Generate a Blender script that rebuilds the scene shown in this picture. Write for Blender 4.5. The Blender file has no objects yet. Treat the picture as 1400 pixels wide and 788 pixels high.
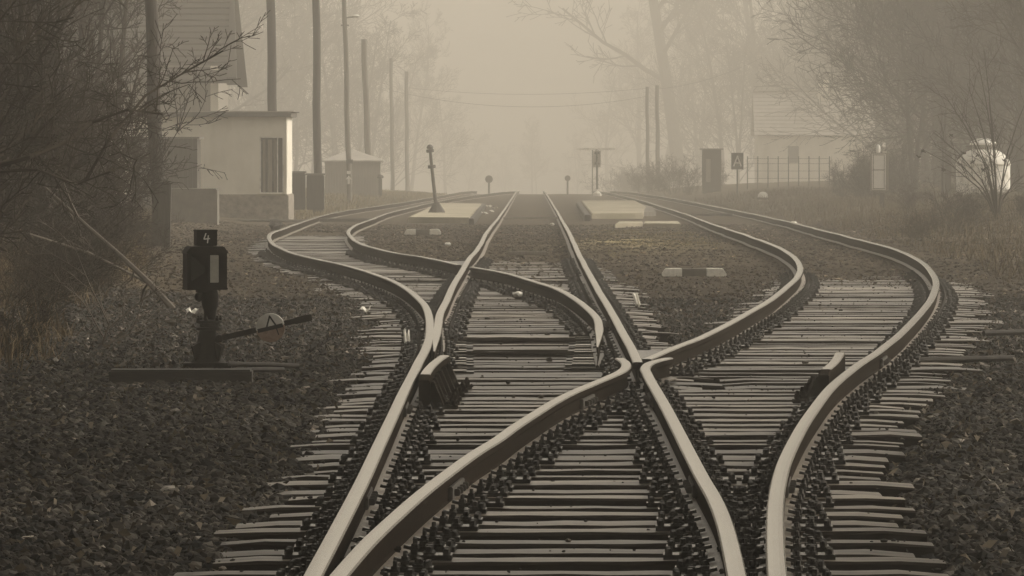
import bpy, bmesh, math, random
import numpy as np
from mathutils import Vector, Matrix

random.seed(7)
RNG = np.random.default_rng(11)
scene = bpy.context.scene
COL = scene.collection
R = math.radians

# ------------------------------------------------------------------ camera model
F = 8000.0            # focal length in pixels of the 1400 px wide photograph (about 206 mm)
CAM_H = 1.51          # lens height above the rail tops
HZ = 196.0            # horizon row

_pd = np.array([-60, 0, 60, 85, 100, 120, 148, 200, 250, 296, 320, 345, 420, 600, 900, 2200.])
_pz = np.array([0, 0, 0, 0, -.05, -.19, -.40, -.65, -.83, -.97, -1.11, -1.36, -2.5, -5, -8, -20.])


def zr(d):
    """rail-top height of the line at distance d: level, then dipping away."""
    return np.interp(d, _pd, _pz)


def dist(py, dz=0.0):
    lo, hi = 8.0, 420.0
    for _ in range(50):
        m = .5 * (lo + hi)
        if HZ + F * (CAM_H - float(zr(m)) - dz) / m > py:
            lo = m
        else:
            hi = m
    return .5 * (lo + hi)


def P(px, py, dz=0.0):
    d = dist(py, dz)
    return Vector(((px - 700) * d / F, d, float(zr(d)) + dz))


def Q(px, py, d):
    return Vector(((px - 700) * d / F, d, CAM_H - (py - HZ) * d / F))


def X(px, d):
    return (px - 700) * d / F


def Z(py, d):
    return CAM_H - (py - HZ) * d / F


# ------------------------------------------------------------------ noise
def _hash(ix, iy, s):
    h = (ix * 374761393 + iy * 668265263 + s * 974711) & 0x7fffffff
    h = ((h ^ (h >> 13)) * 1274126177) & 0x7fffffff
    return ((h ^ (h >> 16)) & 0xffff) / 65535.0


def vnoise(x, y, s=0):
    x = np.asarray(x, float); y = np.asarray(y, float)
    ix = np.floor(x).astype(np.int64); iy = np.floor(y).astype(np.int64)
    fx = x - ix; fy = y - iy
    fx = fx * fx * (3 - 2 * fx); fy = fy * fy * (3 - 2 * fy)
    a = _hash(ix, iy, s); b = _hash(ix + 1, iy, s); c = _hash(ix, iy + 1, s); d = _hash(ix + 1, iy + 1, s)
    return (a * (1 - fx) + b * fx) * (1 - fy) + (c * (1 - fx) + d * fx) * fy


def fbm(x, y, s=0, o=4):
    t = 0; a = .5
    for k in range(o):
        t = t + a * (vnoise(x, y, s + k) - .5); x = x * 2.1; y = y * 2.1; a *= .5
    return t


def sstep(a, b, x):
    t = np.clip((np.asarray(x, float) - a) / (b - a), 0, 1)
    return t * t * (3 - 2 * t)


# ------------------------------------------------------------------ materials
def new_mat(name):
    m = bpy.data.materials.new(name); m.use_nodes = True
    nt = m.node_tree
    return m, nt, nt.nodes['Principled BSDF']


def mat(name, c1, c2=None, scale=8.0, rough=.7, metal=0.0, stretch=(1, 1, 1), bump=.3, bdist=.01, detail=6,
        spec=.5, rand=.0, coords='Object', patch=None, patch_scale=1.5, rough2=None):
    """two-tone noise material with bump; rand = per-object value change; patch = third colour in big soft patches."""
    m, nt, b = new_mat(name)
    N = nt.nodes; L = nt.links
    tc = N.new('ShaderNodeTexCoord'); mp = N.new('ShaderNodeMapping')
    mp.inputs['Scale'].default_value = stretch
    L.new(tc.outputs[coords], mp.inputs['Vector'])
    vec = mp.outputs['Vector']
    if rand:
        oi = N.new('ShaderNodeObjectInfo')
        ad = N.new('ShaderNodeVectorMath'); ad.operation = 'ADD'
        ml = N.new('ShaderNodeMath'); ml.operation = 'MULTIPLY'; ml.inputs[1].default_value = 57.0
        L.new(oi.outputs['Random'], ml.inputs[0]); L.new(vec, ad.inputs[0]); L.new(ml.outputs[0], ad.inputs[1])
        vec = ad.outputs[0]
    nz = N.new('ShaderNodeTexNoise'); nz.inputs['Scale'].default_value = scale; nz.inputs['Detail'].default_value = detail
    nz.inputs['Roughness'].default_value = .65
    L.new(vec, nz.inputs['Vector'])
    rp = N.new('ShaderNodeValToRGB')
    c2 = c2 or c1
    rp.color_ramp.elements[0].position = .32; rp.color_ramp.elements[0].color = (*c1, 1)
    rp.color_ramp.elements[1].position = .68; rp.color_ramp.elements[1].color = (*c2, 1)
    L.new(nz.outputs['Fac'], rp.inputs['Fac'])
    out = rp.outputs['Color']
    if patch:
        n2 = N.new('ShaderNodeTexNoise'); n2.inputs['Scale'].default_value = patch_scale; n2.inputs['Detail'].default_value = 5
        L.new(vec, n2.inputs['Vector'])
        r2 = N.new('ShaderNodeValToRGB'); r2.color_ramp.elements[0].position = .5; r2.color_ramp.elements[1].position = .64
        L.new(n2.outputs['Fac'], r2.inputs['Fac'])
        mx = N.new('ShaderNodeMix'); mx.data_type = 'RGBA'
        L.new(r2.outputs['Color'], mx.inputs['Factor']); L.new(out, mx.inputs['A']); mx.inputs['B'].default_value = (*patch, 1)
        out = mx.outputs['Result']
    if rand:
        hs = N.new('ShaderNodeHueSaturation')
        mr = N.new('ShaderNodeMapRange'); mr.inputs['To Min'].default_value = 1 - rand; mr.inputs['To Max'].default_value = 1 + rand
        L.new(oi.outputs['Random'], mr.inputs['Value']); L.new(mr.outputs[0], hs.inputs['Value']); L.new(out, hs.inputs['Color'])
        out = hs.outputs['Color']
    L.new(out, b.inputs['Base Color'])
    b.inputs['Roughness'].default_value = rough; b.inputs['Metallic'].default_value = metal
    b.inputs['Specular IOR Level'].default_value = spec
    if rough2 is not None:
        mr2 = N.new('ShaderNodeMapRange'); mr2.inputs['To Min'].default_value = rough; mr2.inputs['To Max'].default_value = rough2
        L.new(nz.outputs['Fac'], mr2.inputs['Value']); L.new(mr2.outputs[0], b.inputs['Roughness'])
    if bump:
        bp = N.new('ShaderNodeBump'); bp.inputs['Strength'].default_value = bump; bp.inputs['Distance'].default_value = bdist
        L.new(nz.outputs['Fac'], bp.inputs['Height']); L.new(bp.outputs['Normal'], b.inputs['Normal'])
    return m


def attr_mat(name, rough=.85, spec=.3, scale=30.0, amt=.35, bump=.4, bdist=.01):
    """colour from the 'col' attribute, broken up by noise."""
    m, nt, b = new_mat(name); N = nt.nodes; L = nt.links
    at = N.new('ShaderNodeAttribute'); at.attribute_name = 'col'
    tc = N.new('ShaderNodeTexCoord')
    nz = N.new('ShaderNodeTexNoise'); nz.inputs['Scale'].default_value = scale; nz.inputs['Detail'].default_value = 7
    nz.inputs['Roughness'].default_value = .7
    L.new(tc.outputs['Object'], nz.inputs['Vector'])
    mr = N.new('ShaderNodeMapRange'); mr.inputs['To Min'].default_value = 1 - amt; mr.inputs['To Max'].default_value = 1 + amt
    mr.inputs['From Min'].default_value = .3; mr.inputs['From Max'].default_value = .7
    L.new(nz.outputs['Fac'], mr.inputs['Value'])
    vm = N.new('ShaderNodeVectorMath'); vm.operation = 'SCALE'
    L.new(at.outputs['Color'], vm.inputs[0]); L.new(mr.outputs[0], vm.inputs['Scale'])
    L.new(vm.outputs[0], b.inputs['Base Color'])
    b.inputs['Roughness'].default_value = rough; b.inputs['Specular IOR Level'].default_value = spec
    if bump:
        bp = N.new('ShaderNodeBump'); bp.inputs['Strength'].default_value = bump; bp.inputs['Distance'].default_value = bdist
        L.new(nz.outputs['Fac'], bp.inputs['Height']); L.new(bp.outputs['Normal'], b.inputs['Normal'])
    return m


M = {}
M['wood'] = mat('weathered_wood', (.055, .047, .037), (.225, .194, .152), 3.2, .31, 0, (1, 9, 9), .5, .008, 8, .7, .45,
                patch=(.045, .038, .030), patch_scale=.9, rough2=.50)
M['tar_shade'] = mat('tarred_shaded_wood', (.010, .008, .006), (.026, .021, .016), 5, .8, 0, (1, 6, 6), .4, .01, spec=.05)  # sleeper sides: tar, with the shade of the gaps put into the colour
M['oldwood'] = mat('dark_old_wood', (.020, .017, .014), (.045, .038, .030), 6, .75, 0, (1, 6, 6), .4)
M['polecol'] = mat('pole_wood', (.022, .018, .015), (.045, .037, .03), 5, .85, 0, (6, 6, .4), .5, .02, rand=.2)
M['steel'] = mat('polished_rail_steel', (.34, .325, .295), (.48, .46, .42), 7, .15, 1.0, (6, .6, 6), .03, .001, rough2=.26)
M['rust'] = mat('dark_rust', (.008, .006, .004), (.020, .014, .010), 22, .8, 0, (1, 1, 1), .4, .006, spec=.02)
M['railfoot'] = mat('rail_foot_grease', (.07, .058, .045), (.24, .20, .155), 14, .42, 0, (6, 1, 1), .2, .004, spec=.55)
M['oily'] = mat('oily_iron', (.006, .005, .004), (.014, .012, .010), 30, .27, .0, (1, 1, 1), .3, .004, spec=.5)
M['iron'] = mat('black_iron', (.009, .008, .007), (.019, .016, .013), 18, .65, .0, (1, 1, 1), .35, .005, spec=.12)
M['ironedge'] = mat('worn_grey_iron', (.03, .027, .023), (.075, .067, .056), 14, .6, 0, (1, 1, 1), .3, .004)
M['glass'] = mat('milky_lamp_glass', (.36, .35, .30), (.50, .48, .42), 9, .35, 0, (1, 1, 1), .05)
M['white'] = mat('white_paint', (.62, .60, .55), (.78, .76, .70), 9, .7, 0, (1, 1, 1), .2, .004, patch=(.45, .42, .36), patch_scale=5)
M['brightwhite'] = mat('bright_white_paint', (.76, .74, .69), (.82, .80, .75), 9, .6, 0, (1, 1, 1), .05)
M['chalk'] = mat('chipped_white_paint', (.60, .575, .51), (.82, .79, .71), 26, .85, 0, (1, 1, 1), .4, .006)
M['redpaint'] = mat('faded_red_paint', (.20, .125, .09), (.38, .27, .20), 22, .7, 0, (1, 1, 1), .3, .004)
M['plaster'] = mat('pale_plaster', (.68, .645, .56), (.80, .765, .68), 2.2, .9, 0, (1, 1, .5), .25, .01, patch=(.62, .585, .50), patch_scale=.8)
M['rubble'] = mat('rubble_plinth', (.14, .12, .10), (.34, .30, .25), 5, .95, 0, (1, 1, 1.2), .9, .05)
M['felt'] = mat('roofing_felt', (.10, .09, .08), (.16, .145, .13), 3, .8)
M['tile'] = mat('clay_roof_tile', (.030, .025, .020), (.060, .049, .040), 2.6, .85, 0, (1, 1, 1), .4, .02, rand=.0)
M['palefelt'] = mat('pale_roofing', (.30, .28, .25), (.42, .39, .35), 3, .8)
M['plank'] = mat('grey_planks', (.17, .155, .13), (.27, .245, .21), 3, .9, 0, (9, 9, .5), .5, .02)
M['darkplank'] = mat('dark_planks', (.035, .030, .025), (.065, .056, .046), 3, .9, 0, (9, 9, .5), .5, .02)
M['concrete'] = mat('sandy_concrete', (.27, .24, .18), (.42, .375, .285), 2.0, .95, 0, (1, 1, 1), .35, .015, patch=(.22, .20, .13), patch_scale=.6)
M['greyconcrete'] = mat('grey_concrete', (.09, .082, .07), (.17, .155, .13), 3.0, .95, 0, (1, 1, 1), .4, .015)
M['pane'] = mat('dark_window_pane', (.03, .028, .025), (.055, .05, .045), 4, .15, 0, (1, 1, 1), .0)
M['curtain'] = mat('faded_curtain', (.20, .18, .15), (.36, .33, .28), 9, .95, 0, (6, 6, .3), .3, .02)
M['cabinet'] = mat('pale_grey_enamel', (.46, .44, .385), (.58, .555, .49), 5, .6, 0, (1, 1, 1), .15, .004)
M['bark'] = mat('bark', (.020, .016, .012), (.042, .034, .026), 9, .95, 0, (4, 4, .7), .7, .03, spec=.05, rand=.25)
M['twig'] = mat('twig', (.020, .0155, .011), (.036, .028, .020), 6, .9, 0, (1, 1, 1), .0, spec=.05, rand=.25)
M['needle'] = mat('conifer_needles', (.014, .017, .009), (.028, .032, .017), 6, .9, 0, (1, 1, 1), .0, spec=.05, rand=.2)
M['drystick'] = mat('dry_stick', (.045, .036, .026), (.10, .082, .060), 9, .9, 0, (1, 1, 1), .3)
M['palepole'] = mat('fog_pale_pole', (.11, .098, .08), (.18, .16, .135), 5, .85, 0, (6, 6, .4), .4, .02)  # paler than the other poles: fading in fog put into the colour
M['cable'] = mat('black_cable', (.02, .018, .016), (.03, .027, .024), 9, .7, 0, bump=0)
M['scrap'] = mat('white_scrap', (.6, .58, .52), (.75, .72, .66), 20, .8)
M['stone'] = attr_mat('ballast_stone', .8, .14, 30, .45, .6, .008)
M['groundm'] = attr_mat('gravelly_earth', .9, .08, 26, .55, 1.0, .03)
M['grass'] = attr_mat('dry_grass', .9, .06, 6, .2, 0)
M['leaf'] = attr_mat('fallen_leaf', .8, .3, 9, .3, 0)


# ------------------------------------------------------------------ mesh helpers
class MB:
    def __init__(self):
        self.v = []; self.f = []; self.m = []

    def add(self, verts, faces, mi=0):
        o = len(self.v)
        self.v += [tuple(p) for p in verts]
        self.f += [tuple(i + o for i in f) for f in faces]
        self.m += [mi] * len(faces)
        return self

    def box(self, c, s, rot=None, mi=0, taper=1.0):
        x, y, z = s[0] / 2, s[1] / 2, s[2] / 2
        vs = [Vector((sx * x * (taper if sz > 0 else 1), sy * y * (taper if sz > 0 else 1), sz * z))
              for sz in (-1, 1) for sy in (-1, 1) for sx in (-1, 1)]
        if rot is not None:
            vs = [rot @ p for p in vs]
        c = Vector(c)
        self.add([p + c for p in vs], [(0, 2, 3, 1), (4, 5, 7, 6), (0, 1, 5, 4), (2, 6, 7, 3), (0, 4, 6, 2), (1, 3, 7, 5)], mi)
        return self

    def tube(self, pts, radii, n=8, mi=0, caps=True):
        pts = [Vector(p) for p in pts]
        if not hasattr(radii, '__len__'):
            radii = [radii] * len(pts)
        vs = []; fs = []
        ref = Vector((0, 0, 1))
        t0 = (pts[-1] - pts[0]).normalized()
        if abs(t0.dot(ref)) > .9:
            ref = Vector((0, 1, 0))
        for i, p in enumerate(pts):
            t = (pts[min(i + 1, len(pts) - 1)] - pts[max(i - 1, 0)]).normalized()
            a = t.cross(ref).normalized(); b = t.cross(a)
            for k in range(n):
                th = 2 * math.pi * k / n
                vs.append(p + radii[i] * (math.cos(th) * a + math.sin(th) * b))
        for i in range(len(pts) - 1):
            for k in range(n):
                k2 = (k + 1) % n
                fs.append((i * n + k, i * n + k2, (i + 1) * n + k2, (i + 1) * n + k))
        if caps:
            fs.append(tuple(range(n - 1, -1, -1))); fs.append(tuple(range((len(pts) - 1) * n, len(pts) * n)))
        self.add(vs, fs, mi)
        return self

    def lathe(self, prof, c=(0, 0, 0), n=20, mi=0):
        c = Vector(c); vs = []; fs = []
        for r, z in prof:
            for k in range(n):
                th = 2 * math.pi * k / n
                vs.append(c + Vector((r * math.cos(th), r * math.sin(th), z)))
        for i in range(len(prof) - 1):
            for k in range(n):
                k2 = (k + 1) % n
                fs.append((i * n + k, i * n + k2, (i + 1) * n + k2, (i + 1) * n + k))
        fs.append(tuple(range(n - 1, -1, -1))); fs.append(tuple(range((len(prof) - 1) * n, len(prof) * n)))
        self.add(vs, fs, mi)
        return self

    def prism(self, poly, y0, y1, mi=0):
        """polygon in x,z extruded along y."""
        n = len(poly)
        vs = [(x, y0, z) for x, z in poly] + [(x, y1, z) for x, z in poly]
        fs = [tuple(range(n)), tuple(range(2 * n - 1, n - 1, -1))]
        fs += [(i, i + n, (i + 1) % n + n, (i + 1) % n) for i in range(n)]
        self.add(vs, fs, mi)
        return self

    def build(self, name, mats, parent=None, bevel=0, smooth=False, loc=None, seg=2):
        me = bpy.data.meshes.new(name)
        me.from_pydata(self.v, [], self.f)
        if not isinstance(mats, (list, tuple)):
            mats = [mats]
        for m_ in mats:
            me.materials.append(m_)
        me.polygons.foreach_set('material_index', self.m)
        bm = bmesh.new(); bm.from_mesh(me)
        bmesh.ops.recalc_face_normals(bm, faces=bm.faces)
        if bevel:
            ed = [e for e in bm.edges if len(e.link_faces) == 2 and e.calc_face_angle(0) > R(35)]
            bmesh.ops.bevel(bm, geom=ed, offset=bevel, segments=seg, affect='EDGES', clamp_overlap=True)
        bm.to_mesh(me); bm.free()
        if smooth:
            me.polygons.foreach_set('use_smooth', [True] * len(me.polygons))
            try:
                me.set_sharp_from_angle(angle=R(40))
            except Exception:
                pass
        o = bpy.data.objects.new(name, me); COL.objects.link(o)
        if loc is not None:
            o.location = loc
        if parent:
            o.parent = parent
        return o


def np_obj(name, V, Fc, mats, col=None, parent=None, smooth=False, mi=None):
    """object from numpy verts (n,3) and faces (m,k)."""
    V = np.ascontiguousarray(V, np.float32); Fc = np.ascontiguousarray(Fc, np.int32)
    me = bpy.data.meshes.new(name)
    me.vertices.add(len(V)); me.vertices.foreach_set('co', V.ravel())
    k = Fc.shape[1]
    me.loops.add(Fc.size); me.loops.foreach_set('vertex_index', Fc.ravel())
    me.polygons.add(len(Fc))
    me.polygons.foreach_set('loop_start', np.arange(0, Fc.size, k, dtype=np.int32))
    for m_ in (mats if isinstance(mats, (list, tuple)) else [mats]):
        me.materials.append(m_)
    if mi is not None:
        me.polygons.foreach_set('material_index', np.ascontiguousarray(mi, np.int32))
    me.polygons.foreach_set('use_smooth', np.full(len(Fc), smooth))
    me.update(calc_edges=True); me.validate()
    if col is not None:
        at = me.color_attributes.new('col', 'FLOAT_COLOR', 'POINT')
        c4 = np.ones((len(V), 4), np.float32); c4[:, :3] = col
        at.data.foreach_set('color', c4.ravel())
    o = bpy.data.objects.new(name, me); COL.objects.link(o)
    if parent:
        o.parent = parent
    return o


def tag(o, label=None, cat=None, group=None, kind=None):
    if label: o['label'] = label
    if cat: o['category'] = cat
    if group: o['group'] = group
    if kind: o['kind'] = kind
    return o


def thing(name, label, cat, loc=(0, 0, 0), rz=0.0, group=None):
    o = bpy.data.objects.new(name, None); COL.objects.link(o)
    o.location = loc; o.rotation_euler = (0, 0, rz)
    o.empty_display_size = .2
    return tag(o, label, cat, group)


def copy_tree(o, parent=None):
    c = o.copy(); COL.objects.link(c); c.parent = parent
    for ch in list(o.children):
        copy_tree(ch, c)
    return c


# ------------------------------------------------------------------ rails: where they run
RP = {
 'left_stock': [(427,788),(494,660),(522,600),(538,566),(554,531),(564,512),(572,496),(581,479),(586.5,463),(587.5,447),(586,432),(581.6,419),(568,404),(546,389),(521.6,378.5),(494,369),(460,360),(426,353),(402,346.6),(381,338.4),(371,330.5),(367.5,323.7),(372.6,318),(388,312.5),(408.5,305.5),(429,298.5),(453,292),(491,285.3),(540,278.5),(590,270)],
 'left_point': [(593.5,481),(596,463),(598.5,447),(602,428),(610.7,410),(619,391),(627.5,377),(634.5,365),(642,353),(652.5,341),(661.5,325),(669.5,312.5),(681.5,298.3),(692,283.3),(704.4,264)],
 'left_closure': [(817,475),(818.5,461),(819,447),(816,435),(808.8,426.7),(798.6,417.6),(786.4,408.5),(772,400),(760,394.6),(720,382),(682.7,371.9),(645,365.4)],
 'left_inner': [(627,362.2),(614,359),(580,352),(545.6,346.5),(511,339.5),(491,332),(479,323.7),(476,316.8),(482,310.5),(501,302.5),(525,293.5),(552.5,286),(590,277.4),(640,268.5),(668,265)],
 'right_near_left': [(462,788),(471.4,777),(505.7,739),(540,707),(574,677),(608.6,649.7),(649.7,620),(680,601),(705,583),(731,566.6),(756,551),(781.5,537.5),(807,526.5),(832,516),(850,507.5),(856,501),(855,495.5),(847.5,490)],
 'right_wing': [(1008,788),(1000,751),(992,720),(979,686),(960,652),(946,625),(933,600),(920.5,576),(908,552),(896,531),(885,511),(882.5,503),(888,497.5),(899,493.5),(914,490)],
 'straight_right': [(872.5,496),(863.7,476),(851.5,455),(841,435),(829.5,415),(819,398),(809,380),(802,367),(793.5,351.6),(786,335),(776,314),(765.5,295.7),(755,278),(745.3,262.8)],
 'right_inner': [(884,491.5),(913,479),(948.7,465.5),(984,449),(1020,429.5),(1055,409),(1076.6,392),(1089,379.7),(1094,370.8),(1093,362),(1085.4,351),(1069,340.6),(1048,331.7),(1020,321.5),(984,309.7),(948.7,297),(913,285.3),(877.6,274.4),(849,267.2),(831,263.3)],
 'right_outer': [(1063.4,788),(1060.6,751),(1060,723),(1060.6,694),(1064,666),(1071.4,637),(1084,608),(1099,580),(1114,558),(1138.5,527),(1170.5,501),(1202.5,479.5),(1227,460),(1248.7,438.5),(1266.4,418.5),(1277,401),(1280,387),(1275,374),(1263,360.5),(1241.6,347.8),(1213,337.5),(1177.6,328.5),(1142,319.5),(1106.6,310.5),(1071,301.5),(1035.5,294),(1000,287),(954,277.7),(911,270),(866,263.3)],
}


def hermite(xs, ys, q):
    xs = np.asarray(xs, float); ys = np.asarray(ys, float); q = np.asarray(q, float)
    m = np.gradient(ys, xs)
    i = np.clip(np.searchsorted(xs, q) - 1, 0, len(xs) - 2)
    h = xs[i + 1] - xs[i]; t = (q - xs[i]) / h
    r = ((2*t**3-3*t**2+1)*ys[i] + (t**3-2*t**2+t)*h*m[i] + (-2*t**3+3*t**2)*ys[i+1] + (t**3-t**2)*h*m[i+1])
    lo = q < xs[0]; hi = q > xs[-1]
    sl0 = (ys[1] - ys[0]) / (xs[1] - xs[0]); sl1 = (ys[-1] - ys[-2]) / (xs[-1] - xs[-2])
    r = np.where(lo, ys[0] + sl0 * (q - xs[0]), r); r = np.where(hi, ys[-1] + sl1 * (q - xs[-1]), r)
    return r


RAIL = {}
for k, pts in RP.items():
    W = [P(px, py) for px, py in pts]
    RAIL[k] = (np.array([w.y for w in W]), np.array([w.x for w in W]))


def rx(k, d):
    return hermite(*RAIL[k], d)


EXT = {'left_stock': (10, 330), 'left_point': (None, 330), 'left_closure': (None, None), 'left_inner': (None, 320),
       'right_near_left': (10, None), 'right_wing': (10, None), 'straight_right': (None, 330), 'right_inner': (None, 330), 'right_outer': (10, 330)}

PROFILE = [(-.030, .0015), (-.036, -.006), (-.0365, -.034), (-.013, -.046), (-.0085, -.060), (-.0085, -.120), (-.016, -.130), (-.0625, -.140), (-.0625, -.150),
           (.0625, -.150), (.0625, -.140), (.016, -.130), (.0085, -.120), (.0085, -.060), (.013, -.046), (.0365, -.034), (.036, -.006), (.030, .0015), (.012, .003), (-.012, .003)]
HEADTOP = {16, 17, 18, 19, 0}          # profile segments that are polished


def rail_range(k):
    d0, d1 = RAIL[k][0][0], RAIL[k][0][-1]
    e = EXT[k]
    return (e[0] if e[0] else d0), (e[1] if e[1] else d1)


def sweep(xs, ds, zs, prof, hscale=None):
    n = len(ds); m = len(prof)
    tx = np.gradient(xs, ds); ln = np.sqrt(1 + tx**2)
    nx, ny = 1 / ln, -tx / ln                       # lateral (to the right of travel)
    pr = np.array(prof)
    V = np.zeros((n, m, 3))
    hs = np.ones(n) if hscale is None else hscale
    V[:, :, 0] = xs[:, None] + nx[:, None] * pr[None, :, 0] * hs[:, None]
    V[:, :, 1] = ds[:, None] + ny[:, None] * pr[None, :, 0] * hs[:, None]
    V[:, :, 2] = zs[:, None] + pr[None, :, 1]
    Fc = []; S = []
    for i in range(n - 1):
        for j in range(m):
            j2 = (j + 1) % m
            Fc.append((i*m + j, i*m + j2, (i+1)*m + j2, (i+1)*m + j)); S.append(j)
    return V.reshape(-1, 3), np.array(Fc), np.array(S)


RAIL_LABEL = {
 'left_stock': 'polished rail entering far left of the foreground and sweeping into the left siding',
 'left_point': 'left rail of the straight middle track, from a thin blade tip to the fog',
 'left_closure': 'short curved switch blade with a free end ending between the two middle rails',
 'left_inner': 'inner curved rail of the left siding, from the far crossing to the leaning post',
 'right_near_left': 'foreground rail slanting up to the near crossing and ending in a short bent wing',
 'right_wing': 'foreground rail up to the near crossing whose end bends right into a wing',
 'straight_right': 'straight rail from the near crossing to the far fog, right of the middle track',
 'right_inner': 'inner curved rail of the right track starting at the near crossing',
 'right_outer': 'outermost right rail making a big S curve past the trackside cabinet',
}
rails = {}
for k in RP:
    d0, d1 = rail_range(k)
    ds = [d0]
    while ds[-1] < d1:
        ds.append(ds[-1] + (.35 if ds[-1] < 60 else .8 if ds[-1] < 130 else 2.5))
    if k in ('right_near_left', 'right_wing'):
        tail = RAIL[k][0][-1] - 2.2
        ds = [d for d in ds if d < tail] + list(np.linspace(tail, d1, 26))
    ds = np.array(ds); ds[-1] = d1
    xs = rx(k, ds)
    xs = xs + .010 * fbm(ds * .35, ds * 0 + 3.3, hash(k) % 3 + len(k)) * np.clip((ds - 20) / 60, .2, 1.6)
    zs = zr(ds) + .012 * fbm(ds * .25, ds * 0, len(k)) * np.clip(ds / 60, 0, 1.5)
    hs = np.ones(len(ds))
    if k in ('left_point', 'left_closure'):      # planed blade tips
        t = np.clip((ds - d0) / 4.0, 0, 1); hs = .18 + .82 * t
    V, Fc, S = sweep(xs, ds, zs, PROFILE, hs)
    m_ = len(PROFILE); n_ = len(ds)
    mi = np.where(np.isin(S, list(HEADTOP)), 1, np.where(np.isin(S, [6, 7, 9, 10]), 2, 0))
    o = np_obj('rail', V, Fc, [M['rust'], M['steel'], M['railfoot']], smooth=False, mi=mi)
    bm = bmesh.new(); bm.from_mesh(o.data); bm.verts.ensure_lookup_table()
    for base in (0, (n_ - 1) * m_):
        try:
            f = bm.faces.new([bm.verts[base + j] for j in range(m_)]); f.material_index = 0
        except Exception:
            pass
    bmesh.ops.recalc_face_normals(bm, faces=bm.faces); bm.to_mesh(o.data); bm.free()
    tag(o, RAIL_LABEL[k], 'rail', 'rails of the junction')
    rails[k] = o


def fishplate(k, d, L=.75):
    x = float(rx(k, d)); tx = float(rx(k, d + .3) - rx(k, d - .3)) / .6
    rot = Matrix.Rotation(-math.atan(tx), 3, 'Z')
    mb = MB()
    for s in (-1, 1):
        mb.box(Vector((x, d, float(zr(d)) - .088)) + rot @ Vector((s * .022, 0, 0)), (.022, L, .062), rot, 0)
        for q in (-.27, -.09, .09, .27):
            c = Vector((x, d, float(zr(d)) - .088)) + rot @ Vector((s * .045, q, 0))
            mb.box(c, (.03, .032, .032), rot, 0)
    o = mb.build('fishplate', M['ironedge'], rails[k], bevel=.004)
    return o


for k, y in (('left_stock', 655), ('right_near_left', 643), ('right_near_left', 530), ('right_wing', 528), ('right_wing', 640), ('right_outer', 640), ('right_outer', 478), ('left_stock', 540), ('straight_right', 430)):
    fishplate(k, dist(y))

# check rails opposite the near crossing
CHECK_PROF = [(-.034, -.006), (-.036, -.02), (-.036, -.17), (.036, -.17), (.036, -.02), (.034, -.006), (.028, 0), (-.028, 0)]


def check_rail(k, side, d0, dm, d1, label):
    ds = np.concatenate([np.linspace(d0, dm, 4), np.linspace(dm + .15, d1, 14)])
    t = np.clip((ds - dm) / (d1 - dm), 0, 1)
    off = .105 + .075 * t**2
    xs = rx(k, ds) + side * off
    zs = zr(ds) + .05 - .03 * np.clip((dm - ds) / (dm - d0), 0, 1)**.85
    V, Fc, S = sweep(xs, ds, zs, CHECK_PROF)
    top = np.isin(S, [5, 6, 7]); far = np.repeat(np.arange(len(ds) - 1), len(CHECK_PROF)) >= 3
    mi = np.where(top & far, 1, 0)
    root = thing('check_rail', label, 'check rail', (0, 0, 0), 0, 'short check rails beside the crossing')
    o = np_obj('rail_bar', V, Fc, [M['rust'], M['steel']], mi=mi, parent=root)
    bm = bmesh.new(); bm.from_mesh(o.data); bm.verts.ensure_lookup_table()
    m_ = len(CHECK_PROF); n_ = len(ds)
    for base in (0, (n_ - 1) * m_):
        bm.faces.new([bm.verts[base + j] for j in range(m_)])
    bmesh.ops.recalc_face_normals(bm, faces=bm.faces); bm.to_mesh(o.data); bm.free()
    d = d0 + .14
    while d < d1 - .4:
        x = float(rx(k, d)) + side * (.145 + .075 * max(0, (d - dm) / (d1 - dm))**2)
        z0 = float(zr(d)) - .165
        h = .175
        mb = MB()
        s = side
        poly = [(x, z0), (x + s * .09, z0), (x + s * .08, z0 + .03), (x + s * .02, z0 + h), (x, z0 + h)]
        mb.prism(poly, d - .13, d + .13)
        mb.box((x + s * .12, d, z0 + .012), (.10, .15, .024))
        for q in (-.045, .045):
            mb.lathe([(.022, 0), (.022, .03), (.014, .034), (.014, .055)], (x + s * .135, d + q, z0 + .024), 6)
        mb.build('bracket', M['rust'], root, bevel=.004)
        d += .6
    return root


check_rail('left_stock', 1, dist(514, .05), dist(512, .05), dist(486, .05), 'dark check rail with bright tip beside the left foreground rail')
check_rail('right_outer', -1, dist(507, .05), dist(505, .05), dist(482, .05), 'short check rail with bright rounded tip beside the rightmost rail')

# ------------------------------------------------------------------ sleepers
L_END = ([10, 22.7, 24.2, 26.5, 29.6, 33.2, 36.9, 41], [X(225, 22.7), X(225, 22.7), X(300, 24.2), X(352, 26.5), X(392, 29.6), X(425, 33.2), X(438, 36.9), X(468, 41)])
R_END = ([10, 22.7, 25.6, 29.6, 33.2, 36.9, 42], [X(1268, 22.7), X(1268, 22.7), X(1240, 25.6), X(1228, 29.6), X(1238, 33.2), X(1248, 36.9), X(1300, 42)])


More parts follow.
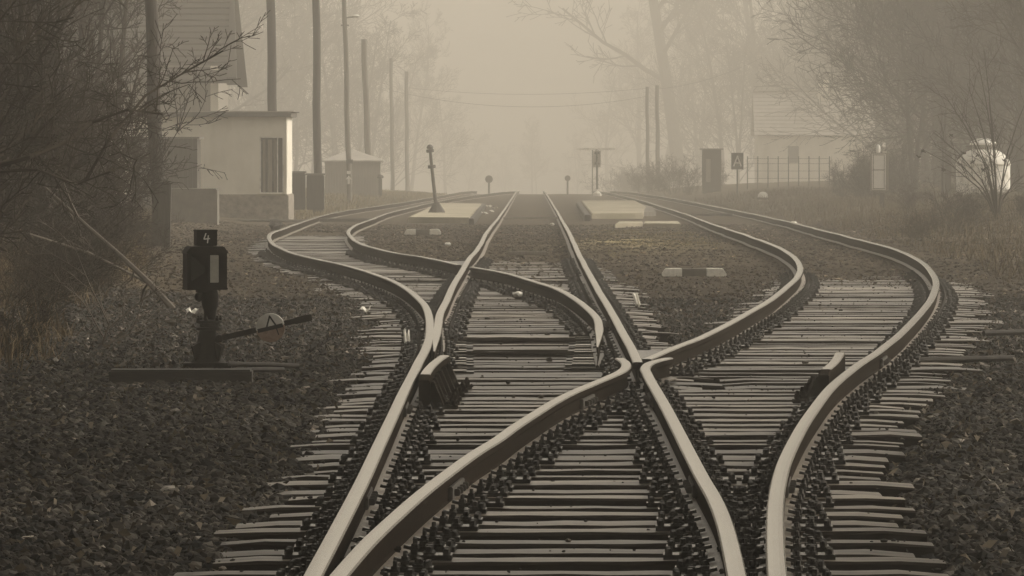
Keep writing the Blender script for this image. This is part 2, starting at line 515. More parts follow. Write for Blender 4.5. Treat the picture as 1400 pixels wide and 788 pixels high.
def sleeper_mesh(x0, x1, w, h, seed):
    rnd = random.Random(seed)
    n = max(6, int((x1 - x0) / .18))
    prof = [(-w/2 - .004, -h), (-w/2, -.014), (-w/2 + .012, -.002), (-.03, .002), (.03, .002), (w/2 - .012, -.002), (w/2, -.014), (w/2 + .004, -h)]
    vs = []; fs = []; m = len(prof)
    bow = rnd.uniform(-.012, .012)
    for i in range(n + 1):
        t = i / n; x = x0 + (x1 - x0) * t
        jy = .004 * math.sin(t * 5 + seed) + rnd.uniform(-.003, .003)
        jz = rnd.uniform(-.0015, .001) + bow * .5 * (2 * t - 1)**2 - (.012 if i in (0, n) else 0)
        for j, (y, z) in enumerate(prof):
            e = rnd.uniform(-.003, .002) if j in (1, 2, 5, 6) else 0
            vs.append((x, y + jy + (e if j > 3 else -e), z + jz + (e if 0 < j < 7 else 0)))
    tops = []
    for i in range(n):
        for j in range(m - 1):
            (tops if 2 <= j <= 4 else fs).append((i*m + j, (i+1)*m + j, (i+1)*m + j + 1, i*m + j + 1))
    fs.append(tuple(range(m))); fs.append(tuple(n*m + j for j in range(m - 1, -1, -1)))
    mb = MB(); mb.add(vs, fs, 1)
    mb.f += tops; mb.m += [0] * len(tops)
    return mb


def plate_mesh(var):
    rnd = random.Random(var)
    mb = MB()
    L = (.44, .40, .48)[var]
    mb.box((0, 0, .010), (L, .17, .020))
    for s in (-1, 1):
        mb.box((s * .086, 0, .030), (.026, .13, .022))                       # rib
        mb.box((s * .074, 0, .044), (.062, .06, .014), Matrix.Rotation(s * .22, 3, 'Y'))   # clip
        c = (s * .090, 0, .044)
        mb.lathe([(.017, 0), (.017, .016), (.010, .018), (.009, .036), (.005, .038)], (c[0], rnd.uniform(-.006, .006), c[2]), 6)
        for q in (-.055, .055):
            xx = s * (.145 + rnd.uniform(-.008, .008)); yy = q + rnd.uniform(-.008, .008)
            mb.lathe([(.024, 0), (.024, .010), (.015, .013), (.015, .032), (.011, .035)], (xx, yy, .020), 6)
            mb.lathe([(.015, 0), (.015, .022), (.008, .026)], (s * (L / 2 - .022), yy, .020), 6)
    return mb


plates = []
for v in range(3):
    o = plate_mesh(v).build('tie_plate', M['oily'], None, bevel=0)
    plates.append(o.data); bpy.data.objects.remove(o)
slide_mb = MB()
slide_mb.box((0, 0, .007), (.34, .17, .012)).box((.03, 0, .017), (.17, .11, .009), mi=1)
o = slide_mb.build('slide_plate', [M['oily'], M['steel']], None); slide_me = o.data; bpy.data.objects.remove(o)

n_sl = 0
SL = []           # (x0, x1, d) for keeping the ballast off


def put_sleeper(x0, x1, d, ks, label, group, drop=0.0, w=None, plated=True):
    global n_sl
    n_sl += 1
    w = w or random.uniform(.275, .315)
    xc = (x0 + x1) / 2
    zt = float(zr(d)) - .168 - drop
    o = sleeper_mesh(x0 - xc, x1 - xc, w, .16, n_sl).build('sleeper', [M['wood'], M['tar_shade']], None)
    o.location = (xc, d, zt + random.uniform(-.006, .006)); o.rotation_euler = (random.uniform(-.03, .03), random.uniform(-.0018, .0018), random.uniform(-.009, .009))
    tag(o, label, 'sleeper', group)
    SL.append((x0, x1, d))
    if plated:
        for k in ks:
            a, b = rail_range(k)
            if not (a - .2 <= d <= b + .2): continue
            x = float(rx(k, d))
            if x < x0 + .1 or x > x1 - .1: continue
            sl = (k == 'left_point' and d < a + 7) or (k == 'left_closure' and d < a + 7)
            c = bpy.data.objects.new('slide_plate' if sl else 'tie_plate', slide_me if sl else plates[n_sl % 3]); COL.objects.link(c)
            c.parent = o; c.location = (x - xc + ((.12 if k == 'left_point' else -.08) if sl else 0), random.uniform(-.012, .012), .001 + (0 if not sl else .001))
            slope = float(rx(k, d + .3) - rx(k, d - .3)) / .6
            c.rotation_euler = (0, 0, -.7 * math.atan(slope) + random.uniform(-.03, .03))
            if sl and k == 'left_closure': c.scale = (-1, 1, 1)


ALLK = ['left_stock', 'right_near_left', 'right_wing', 'right_outer']
d = 12.0
while d < 39.6:
    x0 = float(np.interp(d, *L_END)) + random.uniform(-.12, .10); x1 = float(np.interp(d, *R_END)) + random.uniform(-.10, .10)
    lab = ('long pale timber sleeper carrying all four foreground rails, near the lower edge' if d < 27 else
           'long weathered sleeper beneath the narrowing rails just before the near crossing')
    put_sleeper(x0, x1, d, ALLK, lab, 'long sleepers of the foreground crossing' if d < 27 else 'long sleepers before the near crossing')
    d += random.uniform(.575, .635)
dd = d
while d < 72:
    x0 = float(rx('left_stock', d)) - (.55 + random.uniform(-.12, .14)); x1 = float(rx('straight_right', d)) + .45 + random.uniform(-.12, .2)
    put_sleeper(x0, x1, d, ['left_stock', 'left_point', 'left_closure', 'left_inner', 'straight_right'],
                'weathered sleeper of the left switch, under the splitting blades', 'sleepers under the left switch', drop=.0 + .03 * max(0, (d - 55) / 17))
    d += random.uniform(.585, .645)
dl = d
d = dd
while d < 76:
    x0 = float(rx('right_inner', d)) - .42 + random.uniform(-.15, .1); x1 = float(rx('right_outer', d)) + .55 + random.uniform(-.15, .2)
    if d < 42: x0 = float(rx('straight_right', d)) + .6 if d > 40.2 else float(rx('right_inner', d)) - .2
    put_sleeper(x0, x1, d, ['right_inner', 'right_outer'], 'sleeper of the right track, half sunk in gravel between its curving rails', 'sleepers of the right track', drop=.045 * max(0, (d - 58) / 18))
    d += random.uniform(.585, .645)
d = dl
while d < 118:
    x0 = float(rx('left_stock', d)) - .35 + random.uniform(-.1, .1); x1 = float(rx('left_inner', d)) + .35 + random.uniform(-.1, .1)
    put_sleeper(x0, x1, d, ['left_stock', 'left_inner'], 'low worn sleeper of the left siding between its curved rails', 'sleepers of the left siding', drop=.005, plated=d < 90)
    d += random.uniform(.6, .66) * (1 if d < 95 else 1.5)
d = dl
while d < 90:
    put_sleeper(float(rx('left_point', d)) - .3, float(rx('straight_right', d)) + .4, d, ['left_point', 'straight_right', 'left_closure'], 'gravel-covered sleeper of the straight middle track beyond the switch', 'sleepers of the middle track', drop=.0 + .02 * (d - 72) / 18, plated=d < 84)
    d += random.uniform(.6, .66)

# ------------------------------------------------------------------ ground
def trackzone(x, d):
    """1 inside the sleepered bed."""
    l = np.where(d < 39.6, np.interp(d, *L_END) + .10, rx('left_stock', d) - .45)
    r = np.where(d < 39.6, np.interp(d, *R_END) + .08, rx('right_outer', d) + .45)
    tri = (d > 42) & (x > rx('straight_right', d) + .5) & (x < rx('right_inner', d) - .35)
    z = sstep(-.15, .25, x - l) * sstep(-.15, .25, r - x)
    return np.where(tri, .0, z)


def gz(x, d):
    x = np.asarray(x, float); d = np.asarray(d, float)
    tz = trackzone(x, d)
    far = sstep(60, 84, d)
    base = -.215 * (1 - tz) - .285 * tz
    base = base * (1 - far) - .172 * far
    leftr = rx('left_stock', np.clip(d, 12, 320)); rightr = rx('right_outer', np.clip(d, 12, 320))
    # siding bed stays low a little longer
    lz = sstep(-.5, 0, x - leftr) * sstep(-.4, 0, rx('left_inner', np.clip(d, 70, 300)) - x) * (d > 70) * (d < 125)
    base = base - .065 * lz
    lb = np.clip(leftr - 1.6 - x, 0, 60); rb = np.clip(x - rightr - 1.0, 0, 60)
    bank = .30 * (1 - np.exp(-lb / 2.2)) * sstep(38, 75, d) - .10 * sstep(.2, 2.5, lb) * (1 - sstep(38, 60, d))
    bank = bank + .75 * (1 - np.exp(-rb / 4.0)) * sstep(80, 130, d) - .08 * sstep(.2, 2, rb) * (1 - sstep(50, 75, d))
    bank = bank + .012 * np.clip(np.abs(x) - 14, 0, 400) * sstep(60, 130, d)
    n = .10 * fbm(x * .6, d * .6, 5) + .05 * fbm(x * 2.7, d * 2.7, 9)
    return zr(d) + base + bank + n * (1 - .6 * tz) * (.55 + .45 * far)


def ground():
    ds = [-20.0]
    while ds[-1] < 1090:
        d = ds[-1]
        ds.append(d + (1.5 if d < 14 else .11 if d < 60 else .25 if d < 100 else .7 if d < 200 else 2.5 if d < 360 else 60))
    ds = np.array(ds)
    nx = 180
    u = np.linspace(-1, 1, nx)
    half = np.where(ds < 400, 3.4 + .105 * np.clip(ds, 0, 400), 45)
    w = np.sign(u) * np.abs(u)
    rows = []
    for d, h in zip(ds, half):
        core = w * h
        rows.append(np.concatenate([[-900, -300, -140, -80, -h - 12, -h - 4], core, [h + 4, h + 12, 80, 140, 300, 900]]))
    XX = np.array(rows); DD = np.repeat(ds[:, None], XX.shape[1], 1)
    ZZ = gz(XX, DD)
    n, m = XX.shape
    V = np.stack([XX, DD, ZZ], -1).reshape(-1, 3)
    i = np.arange(n - 1)[:, None] * m; j = np.arange(m - 1)[None, :]
    a = (i + j).ravel()
    Fc = np.stack([a, a + 1, a + m + 1, a + m], 1)
    x, dd_ = V[:, 0], V[:, 1]
    c = np.zeros((len(V), 3))
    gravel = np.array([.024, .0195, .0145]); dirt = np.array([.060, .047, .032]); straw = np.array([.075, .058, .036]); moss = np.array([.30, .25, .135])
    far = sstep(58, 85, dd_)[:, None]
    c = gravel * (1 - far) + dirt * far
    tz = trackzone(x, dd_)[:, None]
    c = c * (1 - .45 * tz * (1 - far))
    lb = sstep(1.0, 3.0, rx('left_stock', np.clip(dd_, 12, 320)) - x) * sstep(40, 60, dd_)
    rb = sstep(.8, 2.5, x - rx('right_outer', np.clip(dd_, 12, 320))) * sstep(62, 95, dd_)
    g = np.clip(lb + rb + .0, 0, 1) * (.6 + 1.2 * (fbm(x * .5, dd_ * .2, 31) + .3))
    g = np.clip(g, 0, 1)[:, None]
    c = c * (1 - g) + straw * g
    # pale mossy patch beside the middle track
    pm = P(872, 319)
    q = np.exp(-(((x - pm.x) / 1.1)**2 + ((dd_ - pm.y) / 9)**2)) * np.clip(.75 + 2.2 * fbm(x * 1.8, dd_ * .6, 77), 0, 1)
    q = q[:, None]
    c = c * (1 - q) + moss * q
    c *= (1 + .55 * fbm(x * 1.3, dd_ * .8, 41))[:, None]
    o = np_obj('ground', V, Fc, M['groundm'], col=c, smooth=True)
    tag(o, kind='structure')


ground()

# ------------------------------------------------------------------ ballast
PHI = (1 + 5**.5) / 2
ICO_V = np.array([(-1, PHI, 0), (1, PHI, 0), (-1, -PHI, 0), (1, -PHI, 0), (0, -1, PHI), (0, 1, PHI), (0, -1, -PHI), (0, 1, -PHI), (PHI, 0, -1), (PHI, 0, 1), (-PHI, 0, -1), (-PHI, 0, 1)]) / 1.9
ICO_F = np.array([(0, 11, 5), (0, 5, 1), (0, 1, 7), (0, 7, 10), (0, 10, 11), (1, 5, 9), (5, 11, 4), (11, 10, 2), (10, 7, 6), (7, 1, 8), (3, 9, 4), (3, 4, 2), (3, 2, 6), (3, 6, 8), (3, 8, 9), (4, 9, 5), (2, 4, 11), (6, 2, 10), (8, 6, 7), (9, 8, 1)])
OCT_V = np.array([(1, 0, 0), (-1, 0, 0), (0, 1, 0), (0, -1, 0), (0, 0, 1), (0, 0, -1.)])
OCT_F = np.array([(0, 2, 4), (2, 1, 4), (1, 3, 4), (3, 0, 4), (2, 0, 5), (1, 2, 5), (3, 1, 5), (0, 3, 5)])


def stones(name, pos, size, BV, BF, tone, flat=.62):
    n = len(pos); m = len(BV)
    q = RNG.normal(size=(n, 4)); q /= np.linalg.norm(q, axis=1, keepdims=True)
    w, x, y, z = q.T
    Rm = np.stack([1-2*(y*y+z*z), 2*(x*y-z*w), 2*(x*z+y*w), 2*(x*y+z*w), 1-2*(x*x+z*z), 2*(y*z-x*w), 2*(x*z-y*w), 2*(y*z+x*w), 1-2*(x*x+y*y)], 1).reshape(n, 3, 3)
    sh = RNG.uniform(.65, 1.2, (n, 1, 3))
    B = BV[None] * (1 + RNG.uniform(-.22, .20, (n, m, 1))) * sh
    V = np.einsum('nij,nmj->nmi', Rm, B) * size[:, None, None] * np.array([1.1, 1.1, flat * 1.15])
    V = V + pos[:, None, :]
    Fc = (BF[None] + (np.arange(n) * m)[:, None, None]).reshape(-1, 3)
    col = np.repeat(tone, m, 0)
    o = np_obj(name, V.reshape(-1, 3), Fc, M['stone'], col=col)
    return o


def tones(n):
    v = RNG.lognormal(math.log(.025), .78, n)
    warm = RNG.uniform(0, 1, n)[:, None]
    t = v[:, None] * (np.array([1, .93, .82]) * (1 - warm) + np.array([1.08, .92, .74]) * warm)
    hi = RNG.uniform(size=n) > .985
    t[hi] *= 2.2
    return np.clip(t, .012, .5)


def scatter(n, d0, d1, xl, xr):
    """points uniform over the ground between d0..d1 with x in [xl(d), xr(d)]."""
    d = RNG.uniform(d0, d1, n * 2); wid = xr(d) - xl(d)
    keep = RNG.uniform(0, wid.max(), n * 2) < wid
    d = d[keep]; x = xl(d) + RNG.uniform(size=len(d)) * wid[keep]
    return x, d


sl_d = np.array([s[2] for s in SL]); sl_0 = np.array([s[0] for s in SL]); sl_1 = np.array([s[1] for s in SL])
near_half = lambda d: .0875 * d + .9
xs, ds = scatter(560000, 16, 64, lambda d: -near_half(d), lambda d: near_half(d))
tz = trackzone(xs, ds)
edge = fbm(xs * 1.5, ds * .8, 61)
keep = (RNG.uniform(size=len(xs)) > tz * 1.02 - .02 + edge * .3)
# never on a rail
onrail = np.zeros(len(xs), bool)
for k in RP:
    a, b = rail_range(k)
    onrail |= (np.abs(xs - rx(k, ds)) < .11) & (ds > a - .1) & (ds < b + .1)
keep &= ~onrail
xs, ds = xs[keep], ds[keep]
# thin out to the wanted density
sz = RNG.lognormal(math.log(.0165), .38, len(xs)); sz = np.clip(sz, .008, .042)
zz = gz(xs, ds) + sz * .25 + .012 * RNG.uniform(size=len(xs))
# keep stones on the sleeper ends low
nr = ds < 44
o = stones('ballast', np.stack([xs, ds, zz], 1)[nr], sz[nr], ICO_V, ICO_F, tones(int(nr.sum())), .85); tag(o, kind='stuff')
o = stones('ballast', np.stack([xs, ds, zz], 1)[~nr], sz[~nr] * 1.1, OCT_V, OCT_F, tones(int((~nr).sum())), .85); tag(o, kind='stuff')
xs, ds = scatter(60000, 62, 150, lambda d: -.10 * d, lambda d: .10 * d)
onrail = np.zeros(len(xs), bool)
for k in RP:
    a, b = rail_range(k)
    onrail |= (np.abs(xs - rx(k, ds)) < .10) & (ds > a - .1) & (ds < b + .1)
xs, ds = xs[~onrail], ds[~onrail]
sz = np.clip(RNG.lognormal(math.log(.017), .4, len(xs)), .008, .05)
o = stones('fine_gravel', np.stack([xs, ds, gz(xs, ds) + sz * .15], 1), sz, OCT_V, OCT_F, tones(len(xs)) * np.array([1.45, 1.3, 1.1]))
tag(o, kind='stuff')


# grit and chips lying on the sleepers
k_ = np.array([j for j in range(len(SL)) if SL[j][2] < 74])
j_ = RNG.choice(k_, 3800); t_ = RNG.uniform(size=3800)
gx = sl_0[j_] + (sl_1[j_] - sl_0[j_]) * np.where(RNG.uniform(size=3800) < .55, t_, np.where(RNG.uniform(size=3800) < .6, t_**4, 1 - t_**4))
gy = sl_d[j_] + RNG.uniform(-.10, .10, 3800); gs = np.clip(RNG.lognormal(math.log(.0062), .5, 3800), .003, .022)
ok = np.ones(3800, bool)
for k in RP:
    a, b = rail_range(k); ok &= ~((np.abs(gx - rx(k, gy)) < .12) & (gy > a - .1) & (gy < b + .1))
o = stones('sleeper_grit', np.stack([gx, gy, zr(gy) - .168 + gs * .35], 1)[ok], gs[ok], ICO_V, ICO_F, tones(int(ok.sum()))); tag(o, kind='stuff')


# ------------------------------------------------------------------ grass and leaves
def grass(name, xs, ds, hts, tone, wid=.006, lean=.5):
    n = len(xs)
    a = RNG.uniform(0, 2 * math.pi, n); ln = RNG.uniform(.1, lean, n) * hts
    dx, dy = np.cos(a) * ln, np.sin(a) * ln
    z0 = gz(xs, ds) - .02
    px, py = -np.sin(a) * wid, np.cos(a) * wid
    # blades are turned at random
    b = RNG.uniform(0, 2 * math.pi, n); px, py = np.cos(b) * wid, np.sin(b) * wid
    V = np.zeros((n, 5, 3))
    V[:, 0] = np.stack([xs - px, ds - py, z0], 1); V[:, 1] = np.stack([xs + px, ds + py, z0], 1)
    V[:, 2] = np.stack([xs - px * .8 + dx * .35, ds - py * .8 + dy * .35, z0 + hts * .6], 1)
    V[:, 3] = np.stack([xs + px * .8 + dx * .35, ds + py * .8 + dy * .35, z0 + hts * .6], 1)
    V[:, 4] = np.stack([xs + dx, ds + dy, z0 + hts * (1 - .35 * ln / hts)], 1)
    F_ = np.array([(0, 1, 3), (0, 3, 2), (2, 3, 4)])
    Fc = (F_[None] + (np.arange(n) * 5)[:, None, None]).reshape(-1, 3)
    v = RNG.uniform(.6, 1.35, n)[:, None] * np.array(tone)
    o = np_obj(name, V.reshape(-1, 3), Fc, M['grass'], col=np.repeat(v, 5, 0))
    tag(o, kind='stuff')


xs, ds = scatter(60000, 44, 150, lambda d: -.115 * d - 1, lambda d: np.minimum(rx('left_stock', np.clip(d, 12, 320)) - 1.5, -.056 * d))
k_ = (fbm(xs * .7, ds * .3, 3) > -.10) & (xs < (np.interp(ds, [40, 48, 58, 75, 100, 150], [-40, 60, 140, 188, 205, 215]) - 700) * ds / F + .9 * fbm(xs * .9, ds * .4, 8)); xs, ds = xs[k_], ds[k_]
grass('dry_grass', xs, ds, RNG.uniform(.08, .42, len(xs)) * (.35 + 1.1 * vnoise(xs * .9, ds * .4, 4)), (.16, .122, .072), .005, 1.3)
xs, ds = scatter(70000, 70, 250, lambda d: rx('right_outer', np.clip(d, 12, 320)) + .9, lambda d: .12 * d + 3)
k_ = fbm(xs * .7, ds * .25, 3) > -.12; xs, ds = xs[k_], ds[k_]
grass('bank_grass', xs, ds, RNG.uniform(.06, .32, len(xs)) * (.5 + 1.0 * vnoise(xs * .6, ds * .2, 6)), (.115, .090, .056), .006, 1.2)
xs, ds = scatter(16000, 165, 300, lambda d: X(330, d), lambda d: X(640, d) * .999)
k_ = (xs < rx('left_stock', np.clip(ds, 12, 320)) - .6); xs, ds = xs[k_], ds[k_]
grass('verge_grass', xs, ds, RNG.uniform(.05, .25, len(xs)), (.21, .17, .09), .010, .9)
xs, ds = scatter(9000, 84, 150, lambda d: rx('straight_right', d) + .5, lambda d: rx('right_inner', d) - .5)
k_ = fbm(xs * .8, ds * .25, 13) > .04; xs, ds = xs[k_], ds[k_]
grass('short_grass', xs, ds, RNG.uniform(.02, .07, len(xs)), (.19, .16, .085), .007, 1.0)
# fallen leaves and straw between the stones
xs, ds = scatter(9000, 16, 75, lambda d: -near_half(d), lambda d: near_half(d))
n = len(xs); b = RNG.uniform(0, 6.28, n); w = RNG.uniform(.006, .016, n); l = w * RNG.uniform(1, 3.5, n)
zz = gz(xs, ds) + RNG.uniform(.03, .06, n)
dx, dy = np.cos(b), np.sin(b); tl = RNG.uniform(-.02, .03, (n, 4))
V = np.stack([np.stack([xs + dx*l*s1 - dy*w*s2, ds + dy*l*s1 + dx*w*s2, zz + tl[:, i]], 1) for i, (s1, s2) in enumerate(((-1, 0), (0, -.5), (1, 0), (0, .5)))], 1)
Fc = (np.array([(0, 1, 2, 3)])[None] + (np.arange(n) * 4)[:, None, None]).reshape(-1, 4)
v = RNG.uniform(.5, 1.5, n)[:, None] * np.array((.085, .068, .046))
tag(np_obj('fallen_leaves', V.reshape(-1, 3), Fc, M['leaf'], col=np.repeat(v, 4, 0)), kind='stuff')


# ------------------------------------------------------------------ switch lantern with lever
def base_z(x, d):
    return float(gz(np.array([x]), np.array([d]))[0])


LD = dist(500, -.15)
LX = X(284, LD)
s_ = LD / F
lz = base_z(LX, LD)
ln = thing('switch_lantern', 'black cast iron switch lantern numbered 4 standing on the gravel, with a weighted lever', 'switch lantern', (LX, LD, lz))


def lx(px): return (px - 284) * s_
def lzz(py): return Z(py, LD) - lz


mb = MB()
mb.lathe([(.150, lzz(502)), (.140, lzz(498)), (.105, lzz(488)), (.085, lzz(470)), (.070, lzz(458)), (.062, lzz(452))], (lx(284), 0, 0), 20)
mb.box((lx(284), 0, lzz(499)), (.36, .30, .035))
for a in range(4):
    th = math.pi / 4 + a * math.pi / 2
    mb.box((lx(284) + .09 * math.cos(th), .09 * math.sin(th), lzz(483)), (.10, .016, .15), Matrix.Rotation(th, 3, 'Z') @ Matrix.Rotation(.35, 3, 'Y'))
mb.build('pedestal', M['iron'], ln, smooth=True)
mb = MB()
mb.lathe([(.062, 0), (.098, .002), (.098, .022), (.072, .026), (.072, .05), (.098, .054), (.098, .074), (.06, .078)], (lx(286), 0, lzz(452)), 20)
for a in range(6):
    th = a * math.pi / 3 + .3
    mb.lathe([(.014, 0), (.014, .02), (.008, .024), (.008, .036)], (lx(286) + .086 * math.cos(th), .086 * math.sin(th), lzz(452) + .074), 6)
mb.build('flange', M['iron'], ln)
mb = MB()
mb.lathe([(.046, lzz(437)), (.046, lzz(425)), (.060, lzz(418)), (.066, lzz(408)), (.060, lzz(400)), (.050, lzz(395)), (.050, lzz(390))], (lx(287), 0, 0), 18)
mb.tube([(lx(287), -.0, lzz(405)), (lx(270), -.01, lzz(406))], .022, 10)
mb.lathe([(.006, -.036), (.026, -.026), (.034, 0), (.026, .026), (.006, .036)], (lx(272), -.01, lzz(406)), 12)
mb.build('neck', M['iron'], ln, smooth=True)
# the lantern box, turned a little so that its right flank shows
lrot = Matrix.Rotation(R(-14), 4, 'Z')
lb = MB()
w2, h = .150, .300
prof = [(-w2, 0), (w2, 0), (w2, h - .035), (w2 - .035, h), (-w2 + .035, h), (-w2, h - .035)]
lb.prism(prof, -.105, .105)
lan = lb.build('lantern_box', M['iron'], ln, bevel=.006, loc=(lx(280), 0, lzz(394)))
lan.rotation_euler = (0, 0, R(13))
mb = MB(); mb.box((.052, -.110, .145), (.066, .012, .205)); mb.build('lamp_pane', M['glass'], lan, bevel=.003)
mb = MB()
for c, s in (((.052, -.1105, .255), (.09, .018, .012)), ((.052, -.1105, .036), (.09, .018, .012)), ((.013, -.1105, .145), (.012, .018, .22)), ((.091, -.1105, .145), (.012, .018, .22))):
    mb.box(c, s)
mb.build('pane_frame', M['iron'], lan)
mb = MB(); mb.prism([(-.125, .045), (-.02, .12), (-.02, .16), (-.125, .255)], -.112, -.104); mb.build('arrow_panel', M['oily'], lan)
mb = MB(); mb.prism([(-.16, .262), (.16, .262), (.125, .312), (-.125, .312)], -.118, .118); mb.build('lantern_cap', M['iron'], lan, bevel=.004); mb = MB(); mb.prism([(-.155, -.012), (.155, -.012), (.155, .006), (-.155, .006)], -.112, .112)
mb.box((0, 0, -.02), (.12, .12, .03))
mb.build('lantern_base', M['iron'], lan, bevel=.004)
mb = MB(); mb.box((.005, 0, .372), (.155, .13, .112)); mb.box((.005, 0, .318), (.10, .10, .02)); mb.box((.005, 0, .430), (.165, .14, .012))
npl = mb.build('number_plate', M['iron'], lan, bevel=.004)
mb = MB()


def stroke(mb, a, b, w, y, t=.004, mi=0):
    a = Vector((a[0], 0, a[1])); b = Vector((b[0], 0, b[1])); dlt = b - a
    ang = math.atan2(dlt.z, dlt.x)
    mb.box(((a.x + b.x) / 2, y, (a.z + b.z) / 2), (dlt.length + w * .6, t, w), Matrix.Rotation(-ang, 3, 'Y'), mi)


stroke(mb, (-.004, .408), (-.018, .368), .0085, -.0675)
stroke(mb, (-.018, .366), (.024, .370), .0085, -.0685)
stroke(mb, (.014, .392), (.008, .338), .0085, -.0695)
mb.build('painted_digit', M['brightwhite'], npl)
# lever with counterweight
la = Vector((lx(300), -.03, lzz(463))); lbp = Vector((lx(424), -.06, lzz(434)))
ang = math.atan2((lbp - la).z, (lbp - la).x)
mb = MB(); mb.box((la + lbp) / 2, ((lbp - la).length, .026, .040), Matrix.Rotation(-ang, 3, 'Y'))
mb.box(lbp - (lbp - la).normalized() * .05, (.13, .036, .05), Matrix.Rotation(-ang, 3, 'Y'))
mb.tube([la + Vector((.0, .06, 0)), la + Vector((0, -.04, 0))], .03, 10)
lev = mb.build('lever', M['iron'], ln, bevel=.004)
cx, cz = lx(370), lzz(448); rad = .108


def disc(a0, a1, y0, y1, n=24):
    return [(cx + rad * math.cos(a0 + (a1 - a0) * i / n), cz + rad * math.sin(a0 + (a1 - a0) * i / n)) for i in range(n + 1)]


mb = MB(); mb.prism(disc(ang, ang + math.pi, 0, 0), -.085, -.03); cw = mb.build('counterweight', M['white'], lev, bevel=.004)
mb = MB(); mb.prism(disc(ang + math.pi, ang + 2 * math.pi, 0, 0), -.0855, -.0305); mb.build('counterweight', M['redpaint'], lev, bevel=.004)
mb = MB()
stroke(mb, (cx - .028, cz - .0), (cx - .005, cz + .088), .012, -.0875)
stroke(mb, (cx - .005, cz + .086), (cx + .045, cz + .014), .012, -.0885)
stroke(mb, (cx - .085, cz - .022), (cx + .085, cz + .018), .03, -.0895)
stroke(mb, (cx + .045, cz - .0), (cx + .062, cz - .05), .008, -.0875)
mb.build('painted_mark', M['iron'], lev)

# timber bed of the lantern and its rods
d_b = LD - 2.4
mb = MB(); mb.box((0, 0, 0), (X(345, d_b) - X(150, d_b), .26, .17))
o = mb.build('timber_beam', M['oldwood'], None, bevel=.012, loc=((X(345, d_b) + X(150, d_b)) / 2, d_b, Z(505, d_b) - .085)); tag(o, 'dark squared timber lying under the switch lantern', 'timber')
for i, (a, b, lab) in enumerate((((312, 498), (408, 501), 'upper of the two thin rods running right from the lantern foot'), ((318, 507), (388, 506), 'lower and shorter thin rod beside the lantern foot'))):
    d_r = LD - 1.9 - .3 * i
    pts = [Q(a[0], a[1], d_r), Q((a[0] + b[0]) / 2, (a[1] + b[1]) / 2 - .6, d_r + .1), Q(b[0], b[1], d_r + .2)]
    o = MB().tube(pts, .018, 8).build('switch_rod', M['ironedge'], None, smooth=True); tag(o, lab, 'rod', 'rods beside the lantern')
for (a, b, y, lab) in ((1255, 1392, 493, 'long thin rod lying right of the right rail, nearer one'), (1345, 1420, 456, 'thin rod at the right edge beyond the longer one')):
    d_r = dist(y, -.15)
    o = MB().tube([Vector((X(a, d_r), d_r, Z(y, d_r))), Vector((X(b, d_r), d_r + .3, Z(y - 1, d_r)))], .024, 8).build('switch_rod', M['oldwood'], None, smooth=True); tag(o, lab, 'rod')


# switch stretcher bars under the blades
def across(name, y, x0, x1, dz, r, m, label, cat):
    d = dist(y, dz)
    o = MB().tube([Vector((X(x0, d), d, float(zr(d)) + dz)), Vector((X(x1, d), d, float(zr(d)) + dz))], r, 8).build(name, m, None, smooth=True)
    return tag(o, label, cat)


across('stretcher_bar', 484, 604, 840, -.145, .016, M['rust'], 'dark bar joining the two left switch blades near their tips', 'bar')
across('stretcher_bar', 466, 604, 826, -.145, .016, M['rust'], 'dark bar behind the front one between the left switch blades', 'bar')
for (y, x0, x1, lab) in ((298.5, 688, 763, 'thin pale bar lying across the middle track just before the slabs'), (346.5, 694, 748, 'short pale bar lying in the gravel of the middle track')):
    d = dist(y, -.12)
    o = MB().box((0, 0, 0), (X(x1, d) - X(x0, d), .14, .06)).build('crossing_board', M['plank'], None, bevel=.01, loc=((X(x0, d) + X(x1, d)) / 2, d, Z(y, d))); tag(o, lab, 'board')
d = dist(300.5, -.08)
o = MB().box((0, 0, 0), (X(506, d) - X(425, d), .35, .09)).build('crossing_board', M['greyconcrete'], None, bevel=.01, loc=((X(506, d) + X(425, d)) / 2, d, Z(301, d))); tag(o, 'low pale beam lying across the left siding', 'beam')
d = dist(303, -.12)
o = MB().tube([Vector((X(283, d), d, Z(302, d))), Vector((X(355, d), d, Z(301.5, d))), Vector((X(425, d), d, Z(302.5, d)))], .04, 6).build('pipe', M['greyconcrete'], None, smooth=True); tag(o, 'thin grey pipe on the gravel in front of the flat roofed hut', 'pipe')
d = dist(292, -.1)
o = MB().box((0, 0, 0), (X(1010, d) - X(945, d), .5, .14)).build('crossing_board', M['darkplank'], None, bevel=.01, loc=((X(1010, d) + X(945, d)) / 2, d, Z(295, d))); tag(o, 'dark plank lying across the right track near the slab', 'plank')


# frog block between crossing rails
def frog(y0, y1, ka, kb, label):
    d0, d1 = dist(y0), dist(y1)
    n = 8; vs = []; 
    for i in range(n + 1):
        d = d0 + (d1 - d0) * i / n
        a, b = sorted((float(rx(ka, d)), float(rx(kb, d))))
        vs += [(a, d, float(zr(d)) - .05), (b, d, float(zr(d)) - .05), (a, d, float(zr(d)) - .16), (b, d, float(zr(d)) - .16)]
    fs = []
    for i in range(n):
        o = i * 4; p = o + 4
        fs += [(o, o+1, p+1, p), (o+2, p+2, p+3, o+3), (o, p, p+2, o+2), (o+1, o+3, p+3, p+1)]
    fs += [(0, 2, 3, 1), (n*4, n*4+1, n*4+3, n*4+2)]
    o = MB().add(vs, fs).build('crossing_block', M['oily'], None)
    return tag(o, label, 'crossing block')


frog(491, 470, 'straight_right', 'right_inner', 'dark iron block filling the point of the near crossing')
frog(362, 352, 'left_point', 'left_inner', 'dark iron block filling the point of the far left crossing')


